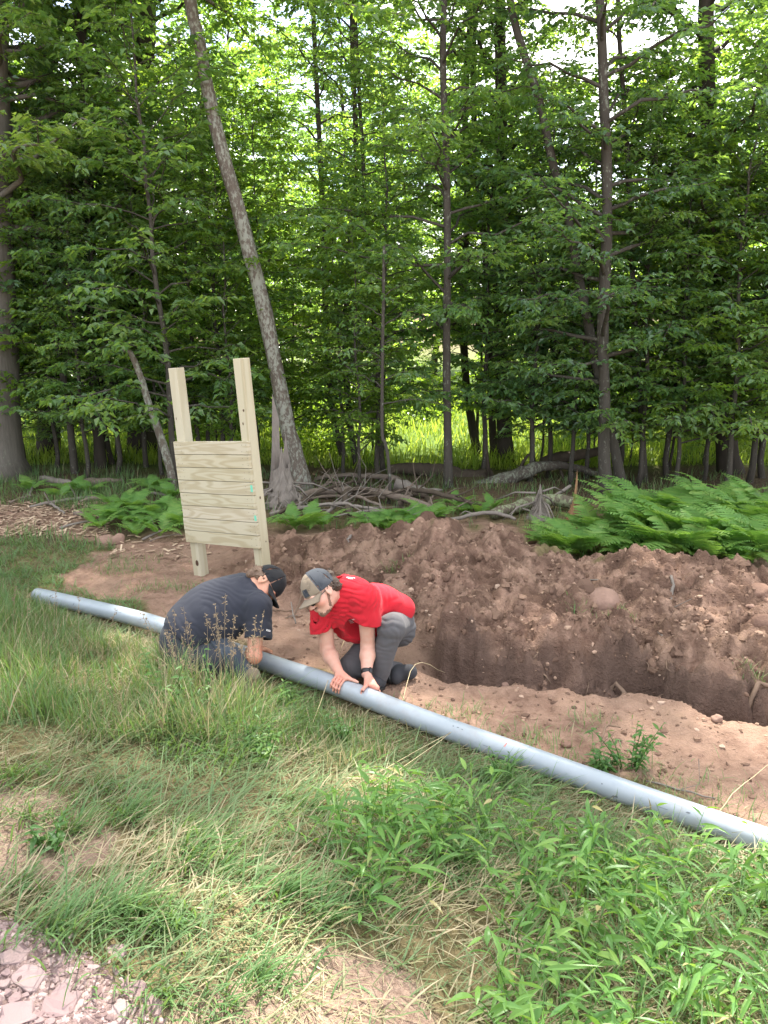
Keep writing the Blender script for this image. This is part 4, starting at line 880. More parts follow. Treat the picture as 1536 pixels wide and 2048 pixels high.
def emit(n, sel, hfun, leanf, curvef, wdf, azf, rndf, store):
    x, y, z, s, dm_, jx_, jy_, px, py = cand(n); k = sel(x, y, s, dm_, jx_, jy_); x, y, z, px, py, s = x[k], y[k], z[k], px[k], py[k], s[k]; m = len(x)
    store.append(blades(np.stack([x, y, z - .005], -1), hfun(px, py, s, m), azf(x, y, m), leanf(m, x, y), curvef(m), wdf(m), rndf(m, x, y), 4, rg.normal(size=m) * .6))
def clumpf(x, y, sc=3.0, seed=70): return .5 + .5 * np.clip(fbm2(x * sc, y * sc, 3, seed) * 1.4, -1, 1)
FREE = lambda jx_, jy_: ~(inpoly(jx_, jy_, GRAVEL) | ((inpoly(jx_, jy_, BARE) | inpoly(jx_, jy_, LITTER)) & (rg.random(len(jx_)) < .62)))
st = []
# tall standing grass along the pipe and at the left
def h_tall(px, py, s, m):
    k = np.interp(px, [-200, 60, 150, 200, 300, 340, 480, 540, 640, 850], [.34, .22, .14, .13, .17, .32, .30, .15, .14, .10])
    # short right in front of the pipe so that it stays in view
    near = sstep(-.02, -.30, s); free = .45 * sstep(170, 110, px) + sstep(320, 350, px) * sstep(520, 480, px)
    return k * (np.clip(free, 0, 1) + (1 - np.clip(free, 0, 1)) * (.35 + .65 * near)) * rg.uniform(.55, 1.25, m)
emit(230000, lambda x, y, s, d_, a, b: inpoly(a, b, TALL) & (s < -.06) & (rg.random(len(x)) < .25 + .9 * clumpf(x, y)), h_tall, lambda m, x, y: np.abs(rg.normal(size=m)) * .28, lambda m: rg.uniform(.1, 1.1, m), lambda m: rg.uniform(.003, .008, m), lambda x, y, m: rg.random(m) * 6.28, lambda m, x, y: np.clip(.52 + rg.normal(size=m) * .25 + .3 * (clumpf(x, y, 2, 80) - .5) - .45 * (rg.random(m) < .16), 0, 1), st)
# dense leaning clumps
emit(90000, lambda x, y, s, d_, a, b: inpoly(a, b, CLUMP) & (rg.random(len(x)) < .8), lambda px, py, s, m: rg.uniform(.16, .34, m), lambda m, x, y: .4 + np.abs(rg.normal(size=m)) * .3, lambda m: rg.uniform(.4, 1.4, m), lambda m: rg.uniform(.004, .008, m), lambda x, y, m: -.9 + rg.normal(size=m) * .8, lambda m, x, y: np.clip(.72 + rg.normal(size=m) * .15, 0, 1), st)
# tufts on matted grass
tc_ = [(60, 1640, .22), (140, 1660, .2), (250, 1640, .18), (110, 1870, .2), (200, 1850, .24), (270, 1830, .24), (330, 1850, .2), (380, 1720, .24), (400, 1680, .22), (440, 1750, .2), (560, 1800, .2), (640, 1830, .22), (700, 1800, .2), (520, 1960, .16), (450, 2010, .14), (40, 1770, .18), (1190, 1690, .2), (880, 1560, .16), (960, 1560, .15), (1020, 1590, .2), (1000, 1560, .22), (30, 1560, .2), (330, 1990, .12), (900, 1720, .2), (200, 1580, .2), (620, 1620, .2)]
for px, py, h_ in tc_:
    p = ghit(px, py); m = 130; r_ = np.abs(rg.normal(size=m)) * rg.uniform(.06, .14); h_ = h_ * rg.uniform(.6, .95); a = rg.random(m) * 6.28; x = p[0] + r_ * np.cos(a) * 1.3; y = p[1] + r_ * np.sin(a)
    az0 = rg.uniform(-1.2, .2)
    st.append(blades(np.stack([x, y, gzv(x, y) - .004], -1), h_ * rg.uniform(.6, 1.2, m), az0 + rg.normal(size=m) * .7, .35 + np.abs(rg.normal(size=m)) * .35, rg.uniform(.3, 1.3, m), rg.uniform(.004, .0085, m), np.clip(.75 + rg.normal(size=m) * .12, 0, 1), 4, rg.normal(size=m) * .5))
# grass on the far side at the left edge, and thin growth beyond the heap
emit(330000, lambda x, y, s, d_, a, b: (s > .05) & (~d_) & (y > 4.8) & (a < 260) & (b > 1060) & (rg.random(len(x)) < .2 + .9 * clumpf(x, y, 2.5)), lambda px, py, s, m: rg.uniform(.05, .15, m), lambda m, x, y: .5 + np.abs(rg.normal(size=m)) * .4, lambda m: rg.uniform(.2, 1.2, m), lambda m: rg.uniform(.004, .008, m), lambda x, y, m: rg.random(m) * 6.28, lambda m, x, y: np.clip(.62 + rg.normal(size=m) * .2, 0, 1), st)
x = rg.uniform(-6, 5, 70000); y = rg.uniform(6.6, 11, 70000); z, d_, _, _, jx_, jy_ = height(x, y)
k = (~d_) & (rg.random(len(x)) < .55 * clumpf(x, y, 1.6, 90) * np.where(x < -1.6, 1.2, .45)) & (y > np.interp(x, CX, CYv) + .2); m = k.sum()
st.append(blades(np.stack([x[k], y[k], z[k]], -1), rg.uniform(.06, .2, m), rg.random(m) * 6.28, np.abs(rg.normal(size=m)) * .4, rg.uniform(.2, 1.2, m), rg.uniform(.005, .011, m), np.clip(.6 + rg.normal(size=m) * .22, 0, 1), 3))
# a few green bits on the soil
for px, py, m, r_ in [(1232, 1248, 60, .06), (1150, 1232, 40, .06), (790, 1148, 90, .07), (250, 1128, 200, .22), (400, 1180, 160, .2), (300, 1180, 160, .2), (245, 1145, 150, .15), (1180, 1440, 50, .08), (1010, 1480, 160, .18), (1100, 1500, 160, .2), (1300, 1580, 200, .22), (1420, 1620, 160, .2), (900, 1425, 120, .14), (1505, 1370, 60, .05), (520, 1090, 40, .05)]:
    p = ghit(px, py); x = p[0] + rg.normal(size=m) * r_; y = p[1] + rg.normal(size=m) * r_ * .5
    st.append(blades(np.stack([x, y, gzv(x, y)], -1), rg.uniform(.03, .11, m), rg.random(m) * 6.28, rg.uniform(.1, 1.1, m), rg.uniform(.2, 1.2, m), rg.uniform(.003, .006, m), np.clip(.55 + rg.normal(size=m) * .25, 0, 1), 3))
def join(st):
    V = []; F = []; r = []; n = 0
    for v, f, q in st: V.append(v); F.append(f + n); r.append(q); n += len(v)
    by = {}
    return np.concatenate(V), np.concatenate(F), np.concatenate(r)
V, F, r = join(st); tag(link('grass', mesh_np('grass', V, F, grass_m, {'rnd': r}, False)), 'standing green grass along the near side of the pipe and around the clearing', 'grass', kind='stuff')
# matted, trodden grass with straw
st = []
flow = lambda x, y, m: -.25 + .9 * fbm2(x * 1.1, y * 1.1, 2, 55) + rg.normal(size=m) * .85
matsel = lambda x, y, s, d_, a, b: (s < -.03) & FREE(a, b) & (~d_)
emit(130000, lambda x, y, s, d_, a, b: matsel(x, y, s, d_, a, b) & (rg.random(len(x)) < .35 + .6 * clumpf(x, y, 3.5, 71)), lambda px, py, s, m: rg.uniform(.06, .20, m), lambda m, x, y: 1.08 + rg.normal(size=m) * .22, lambda m: rg.uniform(-.1, .75, m), lambda m: rg.uniform(.003, .0085, m), flow, lambda m, x, y: np.clip(.20 + .62 * clumpf(x, y, 1.7, 72) + rg.normal(size=m) * .24, 0, 1), st)
emit(110000, lambda x, y, s, d_, a, b: matsel(x, y, s, d_, a, b) & (rg.random(len(x)) < .8), lambda px, py, s, m: rg.uniform(.03, .10, m), lambda m, x, y: .5 + np.abs(rg.normal(size=m)) * .5, lambda m: rg.uniform(0, 1, m), lambda m: rg.uniform(.003, .0065, m), lambda x, y, m: rg.random(m) * 6.28, lambda m, x, y: np.clip(.42 + .4 * clumpf(x, y, 1.7, 72) + rg.normal(size=m) * .25, 0, 1), st)
emit(95000, lambda x, y, s, d_, a, b: (s < 0) & (inpoly(a, b, BARE) | inpoly(a, b, LITTER)) & (rg.random(len(x)) < .75), lambda px, py, s, m: rg.uniform(.03, .13, m), lambda m, x, y: 1.35 + rg.normal(size=m) * .1, lambda m: rg.uniform(-.2, .3, m), lambda m: rg.uniform(.0018, .004, m), lambda x, y, m: rg.random(m) * 6.28, lambda m, x, y: np.clip(.10 + np.abs(rg.normal(size=m)) * .16, 0, 1), st)
emit(90000, lambda x, y, s, d_, a, b: inpoly(a, b, OLIVE) & (s < -.05) & (rg.random(len(x)) < .7), lambda px, py, s, m: rg.uniform(.04, .12, m), lambda m, x, y: .9 + rg.normal(size=m) * .4, lambda m: rg.uniform(0, .8, m), lambda m: rg.uniform(.0015, .003, m), lambda x, y, m: rg.random(m) * 6.28, lambda m, x, y: np.clip(.30 + rg.normal(size=m) * .14, 0, 1), st)
V, F, r = join(st); tag(link('matted_grass', mesh_np('matted_grass', V, F, mat_m, {'rnd': r}, False)), 'flattened dry and green grass lying over the near bank', 'grass', kind='stuff')
# broad bladed grass: leaning stems with lance shaped leaves
def lance(P_, D, L_, W, droop, rnd, roll):
    n = len(P_); t = np.linspace(0, 1, 6)[None]; D = unit(D); up = np.array([0, 0, 1.0]); S = unit(np.cross(D, up)); Nn = np.cross(S, D)
    S = S * np.cos(roll)[:, None] + Nn * np.sin(roll)[:, None]
    c = P_[:, None] + D[:, None] * (L_[:, None] * t)[..., None]; c[..., 2] -= (L_ * droop)[:, None] * t ** 2
    pr = np.array([.12, .85, 1, .8, .45, .03])[None]; Wv = S[:, None] * (W[:, None] * pr)[..., None] * .5; fold = np.zeros_like(c); fold[..., 2] = (W[:, None] * pr) * .18
    V = np.stack([c + Wv + fold, c, c - Wv + fold], 2).reshape(-1, 3); i = (np.arange(n)[:, None] * 18 + np.arange(5)[None] * 3).reshape(-1, 1)
    return V, np.concatenate([i + np.array([[0, 1, 4, 3]]), i + np.array([[1, 2, 5, 4]])]), np.repeat(rnd, 18)
st = []; stm = MB()
def broad_stems(x, y, hh, lean0, nl, Lr=(.045, .15), Wr=(.009, .022)):
    z = gzv(x, y)
    for X_, Y_, Z_, h_ in zip(x, y, z, hh):
        az = rg.random() * 6.28; le = abs(rg.normal()) * lean0 + .08; k = 6; el = np.pi / 2 - le - rg.uniform(.1, .7) * np.linspace(0, 1, k); pts_ = np.array([X_, Y_, Z_]) + np.cumsum(np.stack([np.cos(el) * np.cos(az), np.cos(el) * np.sin(az), np.sin(el)], -1) * h_ / k, 0)
        stm.tube(pts_, np.linspace(.0022, .001, k), 3, .5, False)
        m = int(rg.integers(nl[0], nl[1])); u = (np.arange(m) + .6) / m; f = u * (k - 1); i = np.minimum(f.astype(int), k - 2); b = pts_[i] + (pts_[i + 1] - pts_[i]) * (f - i)[:, None]
        a = rg.random() * 6.28 + np.arange(m) * np.pi + rg.normal(size=m) * .5; e = rg.uniform(.05, .85, m)
        D = np.stack([np.cos(a) * np.cos(e), np.sin(a) * np.cos(e), np.sin(e)], -1); L_ = rg.uniform(*Lr, m) * np.where(u > .85, .8, 1)
        st.append(lance(b, D, L_, rg.uniform(*Wr, m), rg.uniform(.1, .6, m), np.clip(rg.random() * .4 + rg.random(m) * .6, 0, 1) * (rg.random(m) > .02), rg.normal(size=m) * .6))
x, y, z, s, d_, a, b, px, py = cand(16000); k = inpoly(a, b, LUSH) & (s < -.25) & (rg.random(len(x)) < .25 + .75 * clumpf(x, y, 2.6, 75)); x, y = x[k], y[k]
x, y = x[:1650], y[:1650]; broad_stems(x, y, rg.uniform(.13, .30, len(x)), .45, (5, 8))
V, F, r = [], [], []
V, F, r = join(st)
nv = len(V); sv_, sf_ = np.concatenate(stm.v), stm.f
me = mesh_np('broad_grass', np.concatenate([V, sv_]), [np.concatenate([F] + [f + nv for f in sf_])], broad_m, {'rnd': np.concatenate([r, np.full(len(sv_), .2)])}, False)
tag(link('broad_grass', me), 'bright green broad bladed grass growing thickly at the lower right', 'grass', kind='stuff')
st = []
emit(90000, lambda x, y, s, d_, a, b: inpoly(a, b, LUSH) & (s < -.2) & (rg.random(len(x)) < .55), lambda px, py, s, m: rg.uniform(.10, .26, m), lambda m, x, y: .3 + np.abs(rg.normal(size=m)) * .4, lambda m: rg.uniform(.3, 1.4, m), lambda m: rg.uniform(.003, .007, m), lambda x, y, m: rg.random(m) * 6.28, lambda m, x, y: np.clip(.66 + rg.normal(size=m) * .2, 0, 1), st)
V, F, r = join(st); tag(link('undergrowth', mesh_np('undergrowth', V, F, grass_m, {'rnd': r}, False)), 'narrow green blades filling in between the broad bladed grass at the lower right', 'grass', kind='stuff')
# meadow beyond the trees
mea_m = leaf_mat('meadow_blade', [(0, (.14, .22, .04)), (1, (.24, .31, .06))], [(0, (.36, .50, .05)), (1, (.50, .60, .07))], .45, .5, .2)
n_ = 60000; x = rg.uniform(-13, 13, n_); y = 11.6 + rg.random(n_) ** 1.5 * 13; k = rg.random(n_) < .4 + .6 * clumpf(x, y, .8, 95); x, y = x[k], y[k]; m = len(x)
V, F, r = blades(np.stack([x, y, height(x, y, False)], -1), rg.uniform(.12, .30, m) * (1 + .3 * clumpf(x, y, .5, 96)), rg.random(m) * 6.28, np.abs(rg.normal(size=m)) * .4, rg.uniform(.3, 1.4, m), rg.uniform(.012, .028, m), rg.random(m), 3)
tag(link('meadow_grass', mesh_np('meadow_grass', V, F, mea_m, {'rnd': r}, False)), 'sunlit yellow green meadow growth seen between the trunks', 'grass', kind='stuff')
# bushes at the meadow edge
bush_l = leaf_lime
for q, (px, py, Yb, h_, w_) in enumerate([(620, 905, 14.5, 1.1, .8), (520, 905, 15.2, 1.2, 1.0), (430, 915, 14.0, .9, .8), (650, 925, 12.8, .5, .5), (860, 890, 16.5, .8, 1.2), (1190, 905, 15.0, .9, 1.0), (1500, 905, 14.0, 1.0, 1.0), (150, 915, 15.0, 1.0, 1.2)]):
    p = PY(px, py, Yb); p[2] = gz(p[0], Yb); rg2 = np.random.default_rng(300 + q); tb = MB(); lv = Leaves()
    for _ in range(22):
        d = unit(np.array([rg2.normal() * w_, rg2.normal() * w_, rg2.uniform(.5, 1.1) * h_])); L_ = h_ * rg2.uniform(.6, 1.1); sp = np.stack([d * 0, d * L_ * .5, d * L_ - [0, 0, .08]]); tb.tube(sp, [.012, .008, .003], 4, .5, False)
        m = 60; u = rg2.uniform(.25, 1, m); c = d * (L_ * u)[:, None] + rg2.normal(size=(m, 3)) * .10; lv.add(c, unit(rg2.normal(size=(m, 3)) + d), unit(rg2.normal(size=(m, 3)) * .5 + [0, 0, 1]), rg2.uniform(.05, .09, m), rg2.uniform(.03, .05, m), rg2.random(m))
    V, F, r = lv.build(); root = empty('bush', p, ['sunlit lime green bush just right of the leaning lichen tree', 'sunlit lime green bush between the right post and the leaning lichen tree', 'sunlit bush between the posts of the notice board', 'low sunlit bush at the foot of the leaning lichen tree', 'broad low bush in the far meadow by the slender trunk', 'sunlit bush behind the arching fallen trunk', 'sunlit bush in the gap right of the dark trunk', 'sunlit bush behind the thin trunks at the left'][q], 'bush')
    link('stems', tb.mesh('stems', bark_grey), root); link('foliage', mesh_np('foliage', V, F, bush_l, {'rnd': r}, False), root)
# ------------------------------------------------------------------ leafy weeds
weed_m = leaf_mat('weed_leaf', [(0, (.05, .12, .035)), (.6, (.075, .165, .045)), (1, (.15, .25, .06))], [(0, (.16, .32, .04)), (1, (.3, .46, .06))], .38, .42, .35)
def weed(px, py, h_, ns, lab, seed, lL=(.04, .08), lime=0.0, spread=.35, wr=.32):
    rg3 = np.random.default_rng(seed); p = ghit(px, py); tb = MB(); sts = []
    for _ in range(ns):
        az = rg3.random() * 6.28; d = unit(np.array([math.cos(az) * spread * rg3.random(), math.sin(az) * spread * rg3.random(), 1])); L_ = h_ * rg3.uniform(.65, 1.1); k = 7; t = np.linspace(0, 1, k)[:, None]
        c = np.array([math.cos(az), math.sin(az), 0]) * .03 + d * L_ * t + np.array([math.cos(az), math.sin(az), -.3]) * L_ * .18 * t ** 2; tb.tube(c, np.linspace(.0035, .0015, k), 4, .4, False)
        m = 13; u = np.linspace(.15, 1, m); f = u * (k - 1); i = np.minimum(f.astype(int), k - 2); b = c[i] + (c[i + 1] - c[i]) * (f - i)[:, None]; a = rg3.random() * 6 + np.arange(m) * 2.4; e = rg3.uniform(-.1, .7, m)
        L2 = rg3.uniform(*lL, m) * (1.1 - .5 * u); sts.append(lance(b, np.stack([np.cos(a) * np.cos(e), np.sin(a) * np.cos(e), np.sin(e)], -1), L2, L2 * wr, rg3.uniform(.1, .5, m), np.clip(lime + rg3.random(m) * .6, 0, 1), rg3.normal(size=m) * .3))
    V, F, r = join(sts); root = empty('weed', p, lab, 'weed'); link('stem', tb.mesh('stem', weed_m), root); link('leaves', mesh_np('leaves', V - 0, F, weed_m, {'rnd': r}, False), root)
weed(1258, 1545, .27, 9, 'dark leafy weed growing right behind the pipe on the bare soil', 1, spread=.5)
weed(1195, 1540, .14, 7, 'low leafy weed left of the taller weed behind the pipe', 2, spread=.8)
weed(520, 1530, .17, 6, 'bright lime leafy weed in the trodden grass below the boot', 3, lime=.5)
weed(500, 1505, .16, 4, 'tall leafy weed behind the lime green weed', 4)
weed(345, 1440, .36, 5, 'tall leafy weed in front of the dark shirted man', 5, (.05, .09), .2)
weed(425, 1440, .34, 4, 'leafy weed in front of the knee of the dark shirted man', 6, (.04, .07), .2)
weed(580, 1420, .17, 6, 'bright leafy weed at the near side of the pipe left of the hands', 7, (.04, .07), .4)
weed(690, 1480, .15, 5, 'green weed in the grass below the gripping hands', 8)
weed(1530, 1740, .10, 3, 'lime green weed at the right edge just below the pipe', 9, (.05, .08), .5)
weed(100, 1700, .1, 4, 'small pale weed at the left edge of the trodden grass', 10)
weed(1010, 1575, .2, 5, 'green weed close to the near side of the pipe at the middle', 11, (.05, .09), .3, .3, .2)
# ------------------------------------------------------------------ seed stalks
sm = Mat('seed_head'); sm.color(sm.ramp(sm.attr('rnd'), [(0, (.13, .09, .055)), (1, (.33, .25, .16))])); sm.rough(.9)
def stalk(px, py, h_, az, le, seed, pan=1.0):
    rg4 = np.random.default_rng(seed); p = ghit(px, py); k = 10; el = np.pi / 2 - le * np.linspace(.3, 1.3, k); c = np.concatenate([np.zeros((1, 3)), np.cumsum(np.stack([np.cos(el) * math.cos(az), np.cos(el) * math.sin(az), np.sin(el)], -1) * h_ / k, 0)]); mb = MB(); mb.tube(c, np.linspace(.0018, .0008, k + 1), 3, .7, False)
    for q in range(int(16 * pan)):
        f = rg4.uniform(.68, 1) * k; i = min(int(f), k - 1); b = c[i] + (c[i + 1] - c[i]) * (f - i); d = unit(rg4.normal(size=3) + [0, 0, .6]); l = rg4.uniform(.015, .05) * (1.25 - f / k); mb.tube(np.stack([b, b + d * l]), [.0006, .0005], 3, .5, False)
        for g_ in range(3):
            e = b + d * l * (.55 + .25 * g_); d2 = unit(d + rg4.normal(size=3) * .4); mb.tube(np.stack([e, e + d2 * .004, e + d2 * .009]), [.0006, .0016, .0004], 4, rg4.random(), False)
    o = link('seed_stalk', mb.mesh('seed_stalk', sm.m), None, p); tag(o, 'thin grass stalk with a brown seed head rising in front of the dark shirted man', 'grass stalk', 'seed stalks in front of the dark shirted man')
rg = np.random.default_rng(44)
for q in range(26): stalk(rg.uniform(335, 520), rg.uniform(1395, 1440), rg.uniform(.34, .62), rg.random() * 6.28, abs(rg.normal()) * .25, 500 + q)
for q in range(5): stalk([452, 446, 460, 400, 480][q], 1420, [.66, .60, .55, .5, .5][q], [1.3, 2.0, .5, 2.5, .4][q], .12, 600 + q, 1.6)
for q, (px, py, h_, az, le) in enumerate([(160, 1330, .45, 1.4, .2), (110, 1300, .4, 1.5, .3), (60, 1320, .4, 1.7, .3), (215, 1330, .35, .8, .3), (30, 1290, .4, 1.2, .2)]):
    stalk(px, py, h_, az, le, 700 + q); ob = col.objects[-1]; ob['label'] = 'thin grass stalk with seed head in front of the far left pipe end'; ob['group'] = 'seed stalks before the left pipe end'
def straw(pp, lab, q):
    stick('straw', [G(x, y, z) for x, y, z in pp], [.0016, .0018, .001], mat_straw, lab, 'straw', seed=800 + q, sides=4, n=9, wob=.01)
ms = Mat('straw_stem'); ms.color((.55, .45, .27)); ms.rough(.8); mat_straw = ms.m
straw([(1395, 1690, .02), (1460, 1635, .12), (1545, 1570, .14)], 'long dry straw leaning over the pipe near its right end', 1)
straw([(1430, 1705, .02), (1490, 1720, .03), (1560, 1760, .02)], 'dry straw lying in the grass below the right end of the pipe', 2)
straw([(610, 1500, .02), (650, 1420, .12), (690, 1330, .18)], 'long pale straw standing beside the gripping hand', 3)
straw([(800, 1430, .02), (830, 1370, .14), (890, 1340, .16)], 'thin straw rising over the pipe right of the red shirted man', 4)
straw([(640, 1660, .02), (900, 1500, .10), (960, 1470, .12)][:2] + [(700, 1600, .06)], 'straw bent across the trodden grass at the middle', 5)
# ------------------------------------------------------------------ shale at the road edge
shale = Mat('purple_shale'); co_ = shale.coord(); oi = shale.n('ShaderNodeObjectInfo').outputs['Random']
shale.color(shale.mix(.6, shale.mix(shale.noise(co_, 20, 6, .65), (.20, .13, .13), (.34, .245, .235)), shale.ramp(oi, [(0, (.20, .135, .13)), (.5, (.28, .20, .195)), (1, (.36, .275, .26))]))); shale.rough(.85, .2); shale.bump(shale.noise(co_, 60, 5, .7), .5, .006)
import bmesh
def slab(w_, l_, t_, seed):
    rg5 = np.random.default_rng(seed); n = int(rg5.integers(5, 8)); a = np.sort(np.linspace(0, 6.28, n, endpoint=False) + rg5.normal(size=n) * .25); r_ = rg5.uniform(.75, 1.1, n); b = np.stack([np.cos(a) * r_ * w_, np.sin(a) * r_ * l_], -1)
    bm = bmesh.new(); lo = [bm.verts.new((x_ * 1.03, y_ * 1.03, -t_ * 1.2)) for x_, y_ in b]; hi = [bm.verts.new((x_, y_, t_ * (.4 + .4 * rg5.random()))) for x_, y_ in b]
    bm.faces.new(hi); bm.faces.new(lo[::-1])
    for i in range(n): bm.faces.new((lo[i], lo[(i + 1) % n], hi[(i + 1) % n], hi[i]))
    bmesh.ops.triangulate(bm, faces=[f for f in bm.faces if len(f.verts) > 4]); bmesh.ops.subdivide_edges(bm, edges=bm.edges[:], cuts=1, use_grid_fill=True)
    for v in bm.verts: v.co += Vector(rg5.normal(size=3)) * min(w_, l_) * .05
    bmesh.ops.bevel(bm, geom=[e for e in bm.edges if len(e.link_faces) == 2 and e.calc_face_angle(0) > .6], offset=min(w_, t_) * .14, segments=1, affect='EDGES')
    me = bpy.data.meshes.new('shale_piece'); bm.to_mesh(me); bm.free(); me.materials.append(shale.m); return me
SL = [slab(1, .7 + .1 * (q % 3), .28, q) for q in range(9)]
big = [(215, 2030, .070, 'broad flat purplish slab at the bottom edge, largest of the road edge stones'), (300, 2020, .052, 'blocky purplish stone right of the largest slab'), (120, 2010, .058, 'purplish slab left of the largest slab'), (60, 1960, .06, 'flat purplish stone above the bottom left corner'), (260, 1990, .05, 'wedge shaped purplish stone above the largest slab'), (225, 1915, .045, 'pale flat stone at the top of the stony patch'), (25, 1915, .055, 'flat stone at the left edge of the stony patch'), (120, 1995, .04, None), (30, 2035, .058, 'purplish slab in the bottom left corner')]
rg = np.random.default_rng(64); spots = [b for b in big]
tries = 0
while len(spots) < 210 and tries < 9000:
    tries += 1; px, py = rg.uniform(-60, 340), rg.uniform(1830, 2090)
    if not inpoly(np.array([px]), np.array([py]), [(-80, 1840), (20, 1840), (100, 1890), (190, 1910), (250, 1960), (330, 2010), (340, 2100), (-80, 2100)])[0]: continue
    r_ = rg.choice([.011, .016, .023, .032], p=[.32, .36, .22, .10]) * rg.uniform(.8, 1.2)
    if all(math.hypot((px - b[0]), (py - b[1]) * 1.5) > (r_ + b[2]) * 640 for b in spots): spots.append((px, py, r_, None))
for q, (px, py, r_, lab) in enumerate(spots):
    p = ghit(px, py); o = link('shale_piece', SL[q % 9], None, p + [0, 0, r_ * .05]); o.scale = (r_, r_, min(r_, .05)); o.rotation_euler = (rg.normal() * .08, rg.normal() * .08, rg.random() * 6.28)
    tag(o, lab or 'small flat purplish piece of shale bedded in the stony road edge', 'stone', 'shale pieces at the road edge')

mb = MB(); rg = np.random.default_rng(71)
px, py = rg.uniform(-80, 420, 6000), rg.uniform(1800, 2100, 6000); k = inpoly(px + rg.normal(size=6000) * 14, py + rg.normal(size=6000) * 10, GRAVEL)
for p in ghitv(px[k][:2400], py[k][:2400]):
    r_ = abs(rg.normal()) * .0045 + .002; mb.add(RV[0][int(rg.integers(40))] * r_ * rg.uniform(.5, 1.4, 3) * [1, 1, .6] + p, [ICOF1], rg.random())
gr = Mat('stone_grit'); gr.color(gr.ramp(gr.attr('rnd'), [(0, (.13, .085, .08)), (.5, (.24, .17, .16)), (1, (.38, .29, .27))])); gr.rough(.9, .15)
tag(link('stone_grit', mb.mesh('stone_grit', gr.m, False)), 'fine purplish grit and chips between the shale pieces at the road edge', 'gravel', kind='stuff')
